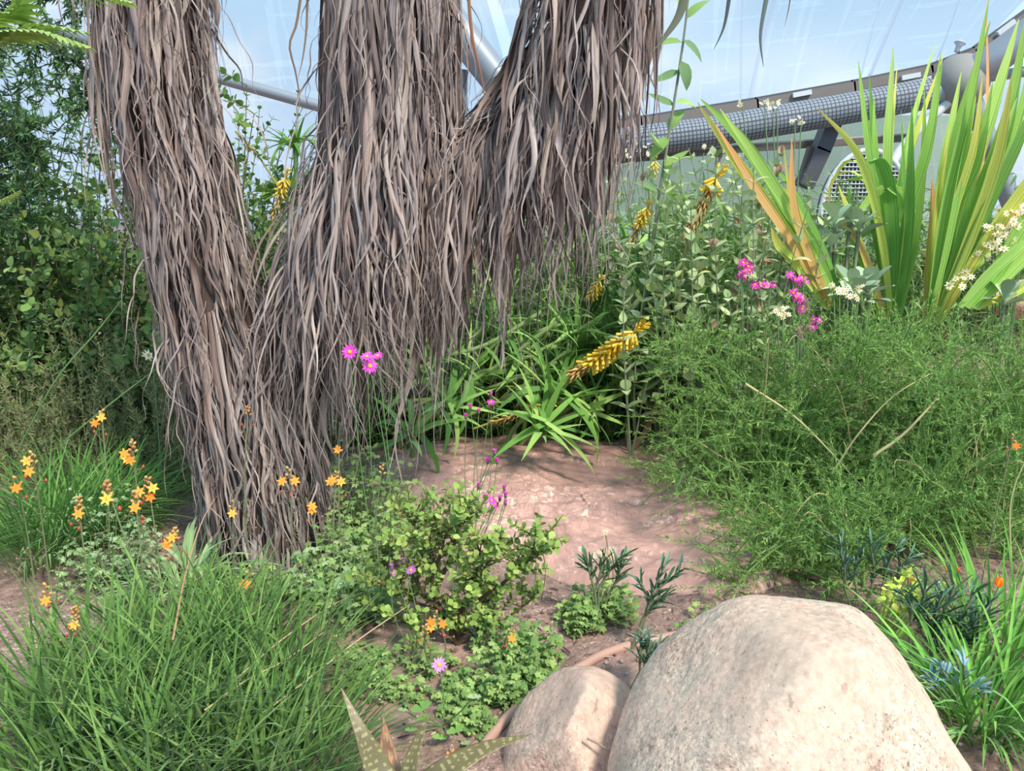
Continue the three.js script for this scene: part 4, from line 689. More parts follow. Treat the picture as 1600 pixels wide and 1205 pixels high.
{
  reseed(601); const gg = 'grass clumps at bottom left';
  const where = ['leftmost of the front row at the bottom edge', 'second from left in the front row', 'third from left in the front row', 'fourth from left in the front row', 'rightmost of the front row beside the spotted aloe', 'leftmost of the second row under the orange flowers', 'middle of the second row', 'right of the middle in the second row', 'right end of the second row crossed by straws', 'left one of the two farthest back', 'right one of the two farthest back by the trunk foot']; let row = 0;
  for (const [px, D, n, L, sp] of [[-40, 1.75, 200, 0.42, 0.2], [90, 1.7, 220, 0.40, 0.2], [230, 1.7, 230, 0.38, 0.2], [350, 1.75, 210, 0.36, 0.2], [430, 1.95, 170, 0.34, 0.16], [20, 2.05, 200, 0.46, 0.22], [160, 2.05, 230, 0.44, 0.22], [300, 2.1, 230, 0.42, 0.22], [400, 2.25, 170, 0.36, 0.18], [230, 2.4, 160, 0.42, 0.18], [330, 2.5, 120, 0.36, 0.15]]) grassClump('green grass tuft, ' + where[row++], onGround(px, D), n, L, 0.0115, sp, V(rr(-0.1, 0.1), 0, 0.1), 20, grassCols, [0.2, 1.1], gg);
  for (const [px, D, n, L, sp, label] of [[90, 3.5, 330, 0.58, 0.22, 'tall fine grass tussock left behind the orange flowers'], [20, 3.3, 260, 0.55, 0.22, 'tall fine grass tussock cut by the left edge'], [160, 3.6, 240, 0.5, 0.2, 'tall fine grass tussock between orange flowers and tree base']]) grassClump(label, onGround(px, D), n, L, 0.009, sp, V(0.05, 0, 0.1), 16, [[82, 130, 60], [98, 148, 72], [72, 116, 56]], [0.4, 1.4]);
  const lg = grassClump('bright arching rush-like clump at the lower right edge', onGround(1610, 2.1), 210, 0.46, 0.012, 0.12, V(0.02, 0, 0.05), 90, [[96, 152, 66], [82, 136, 58], [116, 170, 82], [72, 120, 54]], [0.6, 1.9]);
  grassClump('bright rush-like clump behind it at the right edge', onGround(1630, 2.5), 150, 0.5, 0.011, 0.14, V(0.0, 0, 0.05), 40, [[96, 150, 66], [82, 136, 58], [110, 162, 80]], [0.3, 1.4]);
  grassClump('strap-leaved grey green tuft against the left of the tree foot', onGround(255, 3.0), 70, 0.34, 0.024, 0.14, V(-0.1, 0, 0.1), 70, [[122, 156, 120], [104, 140, 104], [140, 170, 138]], [1.0, 2.2]);
  grassClump('dark grassy tuft beside the twisted tree foot', onGround(330, 2.75), 60, 0.22, 0.009, 0.1, V(0, 0, 0.1), 10);
  // long grass stems rising through the left shrubs
  for (const [l, label] of [[[[30, 700], [90, 590], [150, 520], [190, 470]], 'single arching green grass stem in front of the shrub'], [[[100, 690], [200, 610], [270, 560], [340, 520]], 'long straight green stem leaning right towards the tree']]) { const p = l.map(([x, y]) => P(x, y, 3.6)), o = thing('long_grass', label, 'grass', p[0].clone()); part('stem', new Acc().tube(curve(p, 14), 0.004, 5, lin(112, 146, 88)).geo(o.position), vcDry, o); }
}
// ---------------------------------------------------------------- dry straws and litter
{
  const straw = (l, r, label, c = [206, 178, 138]) => { const p = l.map(([x, y, h]) => { const g = G(x, y); if (h) { const D = -g.z - h; return P(x, y, D); } g.y += 0.02; return g; }), o = thing('dry_straw', label, 'straw', p[0].clone()); part('stem', new Acc().tube(curve(p, 20), (t) => r * (1 - 0.4 * t), 6, lin(...c)).geo(o.position), vcDry, o); };
  straw([[270, 1000, 0.5], [292, 890, 0.6], [318, 810, 0.8], [346, 765, 0.9]], 0.0035, 'pale dry stalk leaning up against the trunk foot', [196, 152, 118]);
  straw([[410, 1115, 0.25], [470, 1070, 0.28], [560, 1000, 0.3], [640, 945, 0.3]], 0.003, 'long straw coloured stem running towards the round-leaved bush');
  straw([[360, 1070, 0.3], [440, 1000, 0.3], [530, 940, 0.3], [570, 925, 0.3]], 0.0028, 'straw coloured stem lying left of the round-leaved bush');
  straw([[320, 1110, 0.35], [390, 1060, 0.3], [440, 1035, 0.3], [510, 985, 0.3]], 0.0025, 'thin straw stem across the grass edge');
  straw([[240, 950, 0.3], [300, 910, 0.3], [350, 880, 0.3]], 0.0025, 'short straw stem beside the dark soil at tree foot');
  straw([[420, 915, 0], [470, 935, 0], [520, 960, 0]], 0.004, 'thin reddish straw lying on the dark soil', [150, 112, 92]);
  reseed(611);
  const lo = (name, label, c, n, s, cs, w, L) => { const g0 = G(...c), o = thing(name, label, 'litter', g0), f = blade('lance', 1.2, 0.5, 4); for (let k = 0; k < n; k++) placed('dead_leaf', f, pick(cs), o, g0, g0.clone().add(V(rr(-s, s), rr(0.03, 0.09), rr(-s, s) * 0.5)), V(rr(-1, 1), rr(-0.1, 0.5), rr(-1, 1)), V(rr(-0.5, 0.5), 1, rr(-0.5, 0.5)), w * rr(0.6, 1.2), L * rr(0.6, 1.3)); };
  lo('dead_leaf_heap', 'small heap of curled reddish dead leaves on slab back edge', [1015, 706], 26, 0.10, tones([[150, 92, 74], [128, 84, 70], [176, 130, 108]], 0), 0.02, 0.12);
  lo('dead_leaf_heap', 'ochre dry tuft beside the needle bush on slab back edge', [1085, 722], 60, 0.13, tones([[186, 138, 82], [170, 124, 80], [204, 162, 104]], 0), 0.007, 0.13);
  const dl = (label, l, w, c) => { const p = l.map(([x, y]) => { const g = G(x, y); g.y += 0.05; return g; }), o = thing('dead_leaf', label, 'leaf', p[0].clone()); part('blade', new Acc().ribbon(curve(p, 10), (t) => w * Math.sin(Math.PI * (0.1 + 0.88 * t)), V(0.2, 0.5, 1), 0.5, lin(...c)).geo(o.position), vcDry, o); };
  dl('long curled tan dead leaf on the back of the slab', [[1008, 722], [1030, 738], [1055, 742], [1078, 748]], 0.03, [206, 166, 142]);
  dl('small dark dead leaf under the aloe tip on the slab', [[812, 779], [840, 784], [860, 790]], 0.022, [176, 168, 132]);
  dl('grey curled dead leaf on soil at the tree foot', [[435, 880], [460, 876], [485, 880]], 0.05, [150, 130, 120]);
}

// ---------------------------------------------------------------- orange star flowers on thin stalks
const petalGeo = blade('lance', 0.4, 0.2, 3), orangeMats = tones([[244, 150, 66], [236, 128, 50], [250, 170, 84]], 0.2), yellowM = std([246, 206, 70], 0.8), budMats = tones([[206, 158, 96], [196, 132, 84], [178, 168, 98]], 0), redM = std([196, 84, 60], 0.5);
const ovoid = new THREE.SphereGeometry(0.5, 7, 6); ovoid.scale(1, 1.35, 1);
const stamenGeo = (() => { const a = new Acc(); reseed(9); for (let k = 0; k < 9; k++) a.put(blade('needle', 0, 0, 1, 1), basis(V(0, 0, 0), onSphere().add(V(0, 1.4, 0)), onSphere(), 0.12, 0.5), WHITE); return a.geo(); })();
function starFlower(o, p, face, r) {
  const fl = new THREE.Group(); fl.name = 'flower'; fl.position.copy(p).sub(o.position); o.add(fl);
  const n = face.clone().normalize(), A = V(0.3, 0.9, 0.1).cross(n).normalize(), B = n.clone().cross(A), m = pick(orangeMats);
  for (let k = 0; k < 6; k++) { const f = k * Math.PI / 3, s = A.clone().multiplyScalar(Math.cos(f)).addScaledVector(B, Math.sin(f)); placed('petal', petalGeo, m, fl, V(0, 0, 0), V(0, 0, 0), s.addScaledVector(n, 0.25), n, r * 0.55, r); }
  placed('stamens', stamenGeo, yellowM, fl, V(0, 0, 0), V(0, 0, 0), n, A, r, r, r);
}
const eyeward = (p, k = 0.5) => EYE.clone().sub(p).normalize().add(onSphere().multiplyScalar(k));
reseed(602);
const bulb = [ // head px, py, D, open flowers, buds, fruits, scale, label
  [52, 722, 2.7, 2, 5, 2, 1, 'orange star flower head tallest at the left edge'], [28, 755, 2.7, 1, 2, 1, 1, 'single orange star flower nearest the left edge'], [160, 655, 3.1, 2, 6, 2, 0.95, 'orange star flower head farthest back in the tall grass'],
  [208, 705, 2.8, 3, 8, 1, 1, 'orange flower head with fuzzy bud cluster topmost of the group'], [232, 762, 2.75, 3, 7, 2, 1.05, 'orange flower head rightmost of the central group'], [168, 772, 2.7, 1, 9, 2, 1.2, 'greenish bud cluster above one large orange flower'], [212, 785, 2.68, 1, 7, 2, 1.05, 'pale bud cluster with orange flower hanging below'], [124, 795, 2.7, 1, 9, 3, 1.05, 'bud cluster with orange flower leftmost of the central group'],
  [274, 842, 2.65, 3, 9, 2, 1, 'orange flower head low beside the strap-leaved tuft'], [390, 898, 2.6, 2, 4, 0, 1, 'orange flowers just right of the trunk foot shadow'], [74, 928, 2.2, 1, 5, 3, 0.85, 'orange flower above the grass near the left edge'], [118, 965, 2.1, 1, 12, 3, 0.8, 'long green bud spike with one orange flower in grass'],
  [363, 795, 2.95, 1, 4, 0, 0.95, 'orange flower and buds against the lower left trunk'], [452, 745, 2.95, 2, 5, 3, 1, 'yellow orange flower head in front of the trunk'], [479, 788, 2.9, 2, 1, 1, 1, 'two small orange flowers low in front of the trunk'], [526, 752, 2.9, 3, 7, 1, 1, 'upright orange flower head right of the trunk front'], [530, 704, 3.0, 2, 2, 0, 0.8, 'small orange flower head highest right of the trunk'], [597, 740, 3.0, 0, 6, 2, 0.85, 'faded tan bud head right of the trunk base'],
  [682, 968, 2.35, 3, 3, 2, 0.8, 'orange flower head in front of the round-leaved bush'], [664, 990, 2.3, 0, 6, 2, 0.75, 'closed tan bud beside orange flowers below the bush'], [523, 1006, 2.3, 0, 7, 1, 0.75, 'lone tan bud head above the bare soil'], [798, 987, 2.35, 1, 4, 3, 0.8, 'small orange flower right of the round-leaved bush'], [704, 1193, 1.72, 2, 6, 1, 0.85, 'orange flower at the bottom edge between spotted leaves'],
  [388, 648, 3.0, 0, 7, 2, 0.8, 'reddish withered head against the middle of the trunk'], [1582, 690, 2.9, 1, 3, 1, 0.8, 'lone orange flower at the right edge over the bush'], [1420, 898, 2.6, 1, 2, 0, 0.7, 'tiny orange flower among lime green heads by the boulder']];
for (const [px, py, D, nf, nb, nr, sc, label] of bulb) {
  const h = P(px, py, D), g = onGround(px + rr(-25, 25), D + rr(-0.05, 0.1)), o = thing('orange_star_flower', label, 'flower', g, 'orange star flowers'), top = h.clone().add(V(0, 0.028 * sc, 0)), r = 0.022 * sc;
  const pts = curve([g, g.clone().lerp(top, 0.5).add(V(rr(-0.03, 0.03), 0, rr(-0.03, 0.03))), top], 12); part('stalk', new Acc().tube(pts, 0.0028, 5, lin(120, 130, 92)).geo(g), vcDry, o);
  for (let k = 0; k < nb; k++) { const t = k / nb, f = k * 2.4; placed('bud', ovoid, pick(budMats), o, g, top.clone().add(V(Math.cos(f) * 0.011 * sc * (1 - t * 0.5), (t - 0.6) * 0.045 * sc, Math.sin(f) * 0.011 * sc * (1 - t * 0.5))), V(Math.cos(f), 1, Math.sin(f)), V(0, 0, 1), 0.011 * sc, 0.012 * sc); }
  for (let k = 0; k < nf; k++) { const f = k * 2.1 + rr(0, 6), p = h.clone().add(nf === 1 ? V(0.005, -0.012, 0.02) : V(Math.cos(f) * 0.026 * sc, -0.01 + Math.sin(f) * 0.022 * sc, 0.015)); part('pedicel', new Acc().tube([top.clone().add(V(0, -0.03, 0)), p], 0.0015, 4, lin(140, 120, 84)).geo(g), vcDry, o); starFlower(o, p, eyeward(p, 0.35), r); }
  for (let k = 0; k < nr; k++) { const f = rr(0, 6.28), p = h.clone().add(V(Math.cos(f) * 0.035 * sc, -rr(0.04, 0.07) * sc, Math.sin(f) * 0.03)); part('pedicel', new Acc().tube([pts[10], p], 0.0015, 4, lin(140, 110, 84)).geo(g), vcDry, o); placed('fruit', ovoid, redM, o, g, p, UP, V(0, 0, 1), 0.010 * sc, 0.011 * sc); }
  // wiry seed-head twigs below the flowers
  const tw = new Acc(); for (let k = 0; k < 9; k++) { const a = pts[4 + (k % 6)], q = a.clone().add(V(rr(-0.05, 0.05), rr(-0.02, 0.03), rr(-0.05, 0.05))); tw.tube([a, q], 0.0012, 3, lin(150, 134, 106), false); tw.put(ovoid, basis(q, UP, V(0, 0, 1), 0.005, 0.006), lin(172, 150, 118)); } part('seed_twigs', tw.geo(g), vcDry, o, 'stuff');
}

// ---------------------------------------------------------------- purple daisies
const rayGeo = blade('strap', 0.3, 0.15, 4), purple = tones([[206, 66, 206], [188, 52, 190], [220, 90, 220]], 0.25), lilac = tones([[184, 120, 220], [200, 140, 232]], 0.25), violet = tones([[150, 84, 170], [168, 100, 186]], 0.2), discM = std([240, 176, 60], 0.7), white = tones([[236, 236, 232], [222, 226, 222]], 0.25);
const discGeo = new THREE.SphereGeometry(0.5, 9, 6); discGeo.scale(1, 0.55, 1);
function daisyHead(o, p, face, r, mats, n = 12) {
  const fl = new THREE.Group(); fl.name = 'flower_head'; fl.position.copy(p).sub(o.position); o.add(fl); const nn = face.clone().normalize(), A = V(0.3, 0.9, 0.1).cross(nn).normalize(), B = nn.clone().cross(A), z = V(0, 0, 0);
  for (let k = 0; k < n; k++) { const f = k / n * Math.PI * 2 + rr(-0.08, 0.08), s = A.clone().multiplyScalar(Math.cos(f)).addScaledVector(B, Math.sin(f)); placed('petal', rayGeo, pick(mats), fl, z, s.clone().multiplyScalar(r * 0.2), s.addScaledVector(nn, 0.12), nn, r * 0.38, r * 0.82 * rr(0.9, 1.1)); }
  placed('disc', discGeo, discM, fl, z, nn.clone().multiplyScalar(r * 0.06), nn, A, r * 0.55, r * 0.55);
}
function closedHead(o, p, r, mats) { const fl = new THREE.Group(); fl.name = 'closed_head'; fl.position.copy(p).sub(o.position); o.add(fl); const z = V(0, 0, 0); placed('cup', ovoid, std([112, 96, 88], 0.8), fl, z, z, UP, V(0, 0, 1), r * 0.9, r); for (let k = 0; k < 6; k++) { const f = k * 1.05; placed('petal', rayGeo, pick(mats), fl, z, V(Math.cos(f) * r * 0.3, r * 0.3, Math.sin(f) * r * 0.3), V(Math.cos(f) * 0.25, 1, Math.sin(f) * 0.25), V(-Math.cos(f), 0, -Math.sin(f)), r * 0.7, r * 0.9); } }
function daisyPlant(label, base, D, open, closed, mats, r, group = 'purple daisies') {
  const g = onGround(base, D), o = thing('purple_daisy', label, 'flower', g, group);
  for (const [list, isOpen] of [[open, true], [closed, false]]) for (const [px, py, k] of list) { const p = P(px, py, D + rr(-0.04, 0.04)); part('stalk', new Acc().tube(curve([g, g.clone().lerp(p, 0.55).add(V(rr(-0.05, 0.05), -0.02, 0)), p.clone().add(V(0, -0.006, -0.004))], 10), 0.0017, 5, lin(104, 134, 82)).geo(g), vcDry, o); if (isOpen) daisyHead(o, p, k ? V(rr(-1, 1), 0.7, 0.5) : eyeward(p, 0.35), r * (k || 1), mats); else closedHead(o, p, r * 0.55 * (k || 1), mats); }
}
reseed(603);
daisyPlant('bright magenta daisies glowing against the middle of the trunk', 590, 2.75, [[546, 550], [578, 572], [573, 557, 0.8], [590, 556, 0.7]], [], purple, 0.030);
daisyPlant('magenta daisy cluster and buds above the slab under aloe leaves', 700, 3.0, [[762, 774, 0.8], [774, 788, 0.8], [768, 782, 0.7]], [[748, 760], [788, 764], [790, 775], [781, 780], [790, 787], [762, 722], [773, 708], [777, 722]], purple, 0.028);
daisyPlant('pink closed daisy buds in front of reclining aloe stems', 735, 3.3, [[767, 628, 0.7]], [[767, 617], [735, 637], [748, 644], [728, 652]], purple, 0.028);
daisyPlant('violet daisies among the leaves of the round-leaved bush', 640, 2.5, [[642, 891, 0.75], [614, 896, 0.55]], [[630, 877, 1.3], [612, 888]], violet, 0.026);
daisyPlant('single open lilac daisy low over the soil', 670, 2.05, [[686, 1039]], [], lilac, 0.023);
// small mauve and white flower heads far right
function flowerCluster(label, heads, D, mats, r, base, n, each) { const g = onGround(base, D), o = thing('flower_cluster', label, 'flower', g, 'small flower clusters'); for (const [px, py] of heads) { const c = P(px, py, D); part('stalk', new Acc().tube(curve([g, g.clone().lerp(c, 0.6).add(V(0, -0.03, 0)), c.clone().add(V(0, -0.02, 0))], 8), 0.004, 5, lin(116, 140, 100)).geo(g), vcDry, o); for (let k = 0; k < n; k++) { const p = c.clone().add(V(rr(-1, 1) * each, rr(-0.6, 0.6) * each, rr(-1, 1) * each)); daisyHead(o, p, eyeward(p, 0.8).add(V(0, 0.4, 0)), r * rr(0.8, 1.2), mats, 7); } } }
flowerCluster('mauve flower clusters in front of the grey paddle leaves', [[1240, 433], [1256, 437], [1242, 458], [1250, 466], [1256, 482], [1274, 500], [1258, 517], [1266, 514], [1247, 512]], 4.1, purple, 0.024, 1255, 5, 0.026);
flowerCluster('mauve flower cluster left of others beside the grey shrub', [[1157, 411], [1168, 420], [1160, 430], [1185, 446], [1204, 448]], 4.3, purple, 0.024, 1180, 5, 0.03);
flowerCluster('white flower clusters in front of the grey paddle leaves', [[1303, 448], [1312, 455], [1325, 458], [1342, 452], [1333, 465]], 4.2, white, 0.019, 1330, 4, 0.03);
flowerCluster('white flower cluster near the needle bush top left', [[1224, 482], [1216, 488], [1227, 494]], 4.1, white, 0.018, 1235, 3, 0.02);
flowerCluster('tall white flower heads in front of the netted tube', [[1195, 158], [1208, 165], [1214, 160], [1243, 186], [1252, 191], [1160, 162]], 5.6, white, 0.02, 1230, 3, 0.03);
flowerCluster('drift of white daisies at the far right edge', [[1550, 370], [1565, 385], [1580, 360], [1592, 350], [1598, 378], [1540, 395], [1570, 345], [1585, 400], [1600, 330], [1505, 438], [1556, 342]], 4.6, white, 0.026, 1575, 10, 0.08);
flowerCluster('scatter of tiny white flowers below the netted tube left', [[955, 232], [975, 240], [1000, 236], [1015, 228], [1100, 235], [1120, 240], [1150, 250], [1165, 238], [940, 245], [985, 228]], 6.3, white, 0.022, 1050, 3, 0.06);
flowerCluster('white daisies by the hedge left of the tree', [[238, 553]], 3.9, white, 0.03, 238, 2, 0.02);
reseed(604);
{ // dandelion clocks
  for (const [px, py, r, label] of [[828, 830, 13, 'white fluffy seed head left of its pair on the slab'], [843, 841, 12, 'white fluffy seed head right of its pair on the slab'], [952, 864, 17, 'large white fluffy seed head above the finger-leaved sprigs'], [938, 867, 9, 'small white fluffy seed head left of the large one'], [946, 832, 7, 'little pale bud head above the large seed head']]) {
    const D = 2.9, c = P(px, py, D), g = onGround(px + 6, D + 0.05), o = thing('seed_head', label, 'seed head', g), m = r * mpp(py, D), a = new Acc();
    part('stalk', new Acc().tube(curve([g, g.clone().lerp(c, 0.5).add(V(0.02, 0, 0)), c], 8), 0.003, 5, lin(150, 140, 100)).geo(g), vcDry, o);
    const nd = blade('needle', 0, 0, 1, 1); for (let k = 0; k < 260; k++) a.put(nd, basis(c, onSphere(), onSphere(), 0.0016, m * rr(0.8, 1)), lin(235, 230, 222)); part('fluff', a.geo(g), leafMat(new THREE.Color(1, 1, 1), 0.4, { vertexColors: true }), o, 'stuff');
    part('core', (() => { const s = new THREE.SphereGeometry(m * 0.3, 8, 6); s.translate(c.x - g.x, c.y - g.y, c.z - g.z); return s; })(), std([196, 176, 146], 0.9), o);
  }
}

// ---------------------------------------------------------------- round-leaved succulent bush with brown branches
{
  reseed(605);
  const g = G(716, 1008), D0 = -g.z, o = thing('round_leaf_bush', 'small bush with round yellow green leaves and dark brown branches', 'bush', g), f = new Field(), l = (a) => curve(a.map(([x, y, d]) => P(x, y, D0 + (d || 0))), 10), wood = lin(96, 74, 58);
  const br = [[[716, 1010], [706, 985], [690, 955], [677, 930], [676, 895], [674, 840], [672, 795]], [[716, 1008], [722, 960], [740, 920], [762, 880], [790, 850]], [[718, 1000], [745, 960], [780, 920], [815, 880], [842, 848]], [[705, 985], [730, 930], [745, 890], [752, 850]], [[690, 955], [660, 925], [640, 890], [625, 850]], [[680, 930], [700, 880], [712, 840], [718, 800]], [[716, 1005], [760, 985], [800, 960], [840, 930]], [[690, 955], [645, 940], [610, 920], [590, 900]], [[677, 900], [655, 860], [648, 820], [640, 795]], [[745, 940], [800, 900], [830, 870], [836, 840]], [[676, 900], [690, 860], [700, 830], [735, 810]], [[716, 1005], [690, 990], [640, 975], [600, 965]]];
  br.forEach((b, k) => {
    const dz = k ? rr(-0.18, 0.16) : 0, pts = l(b.map(([x, y], i) => [x, y, dz * i / b.length])); part('branch', new Acc().tube(pts, (t) => (k ? 0.007 : 0.014) * (1 - 0.7 * t), 7, wood).geo(g), vcDry, o);
    const tw = new Acc(); for (let q = 0; q < 16; q++) { const a = pick(pts.slice(2)), s = stemPath(a, V(rr(-1, 1), rr(0.2, 1), rr(-0.8, 1)), rr(0.06, 0.16), 4, 0, 0.15); thinTube(tw, s, 0.0035, lin(110, 84, 62)); leavesAlong(f, s, 0.2, 0.018, 0.024, 0.026, 1.0, { flat: 0.4, lift: 0.2 }); }
    leavesAlong(f, pts, 0.55, 0.03, 0.027, 0.03, 1.0, { flat: 0.4 }); part('twigs', tw.geo(g), vcDry, o, 'stuff');
  });
  f.build(o, 'leaf', [blade('round', 0.5, 0.2, 4), blade('paddle', 0.6, 0.2, 4), blade('round', -0.3, 0.25, 4)], tones([[128, 156, 84], [114, 144, 74], [146, 172, 100], [102, 132, 68]], 0.22), 300);
}
// ---------------------------------------------------------------- ferny scented-leaf plants: lobed leaves
const lobed = (() => { const s = new THREE.Shape(), N = 40; for (let k = 0; k <= N; k++) { const a = -Math.PI * 0.92 + k / N * Math.PI * 1.84, r = 0.5 * (0.42 + 0.58 * Math.abs(Math.cos(a * 2.5)) ** 0.7) * (1 + 0.12 * Math.cos(a * 15)), x = Math.sin(a) * r, y = 0.42 + Math.cos(a) * r; k ? s.lineTo(x, y) : s.moveTo(x, y); } s.lineTo(0, 0); const g = new THREE.ShapeGeometry(s, 1), p = g.attributes.position, n = g.attributes.normal; for (let k = 0; k < p.count; k++) { const x = p.getX(k), y = p.getY(k); p.setZ(k, -(x * x) * 0.6 - (y - 0.3) ** 2 * 0.5 + 0.06 * Math.sin(x * 18)); } g.computeVertexNormals(); return g; })();
const lobedB = lobed.clone(); lobedB.scale(1.15, 0.9, 1.6);
function ferny(label, c, n, rx, ry, hgt, size, cols, parts = 120, through = 0.3) {
  const g = G(...c), D = -g.z, o = thing('scented_leaf_plant', label, 'plant', g), f = new Field(), st = new Acc();
  const tufts = Array.from({ length: 9 }, () => { const a = rr(0, 6.28), q = Math.sqrt(rnd()); return [Math.cos(a) * q * rx, Math.sin(a) * q * ry, rr(0.45, 1.15)]; });
  for (let k = 0; k < n; k++) { const t = tufts[k % 9], a = rr(0, 6.28), q = Math.sqrt(rnd()) * rr(0.6, 1), p = V(g.x + t[0] + Math.cos(a) * q * rx * 0.42, 0, g.z + t[1] + Math.sin(a) * q * ry * 0.42), h = hgt * t[2] * (1 - q * q * 0.6) * rr(0.2, 1.1); p.y = groundH(p.x, p.z) + Math.max(0.015, h); if (k % 4 === 0) st.tube([V(lerp(g.x, p.x, 0.4), groundH(p.x, p.z), lerp(g.z, p.z, 0.4)), p.clone().lerp(g, 0.15), p], 0.0018, 4, lin(120, 142, 88), false); f.add(p, V(Math.cos(a) + rr(-0.6, 0.6), rr(-0.1, 0.7), Math.sin(a) + rr(-0.6, 0.6)), V(rr(-0.5, 0.5), 1, rr(-0.2, 0.7)), size * rr(0.7, 1.2), size * rr(0.7, 1.2)); }
  part('stems', st.geo(g), vcDry, o, 'stuff'); f.build(o, 'leaf', [lobed, lobedB], tones(cols, through), parts);
}
reseed(606);
const fernC = [[122, 154, 92], [106, 140, 82], [140, 168, 108], [94, 128, 76]], greyC = [[134, 164, 128], [118, 150, 110], [150, 178, 142]];
ferny('bright green lobed-leaf plant left of the hose', [792, 1050], 640, 0.16, 0.18, 0.17, 0.030, fernC, 200);
ferny('low bright green lobed-leaf plant at the hose end', [752, 1108], 380, 0.12, 0.12, 0.08, 0.029, fernC, 130);
ferny('green lobed-leaf plant around the finger-leaved sprigs', [928, 972], 420, 0.16, 0.13, 0.15, 0.030, fernC, 130);
ferny('green lobed-leaf plant filling below the round-leaved bush', [610, 1060], 360, 0.24, 0.14, 0.08, 0.029, fernC, 100);
ferny('grey green lobed-leaf plant right of the tree foot', [540, 965], 630, 0.26, 0.2, 0.24, 0.034, [...greyC, ...fernC], 180);
ferny('green lobed-leaf plant close against the tree foot', [560, 880], 450, 0.28, 0.2, 0.30, 0.034, fernC, 120);
ferny('green lobed-leaf plant beside the left of the tree foot', [395, 935], 300, 0.22, 0.14, 0.12, 0.032, fernC, 90);
ferny('airy green foliage hiding the right side of tree base', [570, 830], 390, 0.24, 0.22, 0.52, 0.035, fernC, 100);
ferny('airy green foliage over the left end of the slab', [680, 830], 360, 0.24, 0.2, 0.22, 0.029, fernC, 90);
ferny('small green seedling on the soil beside the large boulder', [1110, 985], 90, 0.12, 0.1, 0.05, 0.024, fernC, 40);
ferny('low grey weed under the orange flowers', [170, 900], 390, 0.3, 0.24, 0.28, 0.027, greyC, 80);
{ // big scalloped round leaves by the soil
  reseed(607); const g = G(690, 1135), o = thing('round_leaf_seedling', 'seedling with scalloped round green leaves beside the spotted aloe', 'plant', g);
  const sc = (() => { const s = new THREE.Shape(), N = 60; for (let k = 0; k <= N; k++) { const a = -Math.PI * 0.96 + k / N * Math.PI * 1.92, r = 0.5 * (1 + 0.05 * Math.cos(a * 9)), x = Math.sin(a) * r, y = 0.4 + Math.cos(a) * r; k ? s.lineTo(x, y) : s.moveTo(x, y); } s.lineTo(0, 0.3); const q = new THREE.ShapeGeometry(s, 1), p = q.attributes.position; for (let k = 0; k < p.count; k++) { const x = p.getX(k), y = p.getY(k) - 0.4; p.setZ(k, (x * x + y * y) * 0.35 + 0.02 * Math.cos(Math.atan2(x, y) * 9)); } q.computeVertexNormals(); return q; })();
  const m = tones([[116, 172, 72], [104, 158, 66]], 0.35), m2 = tones([[150, 178, 142], [136, 166, 124]], 0.3);
  for (const [px, py, s, v] of [[655, 1103, 0.062], [660, 1120, 0.04], [641, 1139, 0.036], [688, 1150, 0.045], [711, 1138, 0.056], [713, 1172, 0.034, 1], [630, 1108, 0.03, 1], [740, 1088, 0.04, 1], [725, 1160, 0.03, 1]]) { const p = P(px, py, -g.z - 0.1); part('stalk', new Acc().tube(curve([g, g.clone().lerp(p, 0.6).add(V(0, -0.01, 0)), p], 6), 0.0022, 5, lin(120, 150, 84)).geo(g), vcDry, o); placed('leaf', sc, pick(v ? m2 : m), o, g, p, V(rr(-0.4, 0.4), 0.25, 0.8), V(rr(-0.2, 0.2), 1, 0.35), s, s); }
}
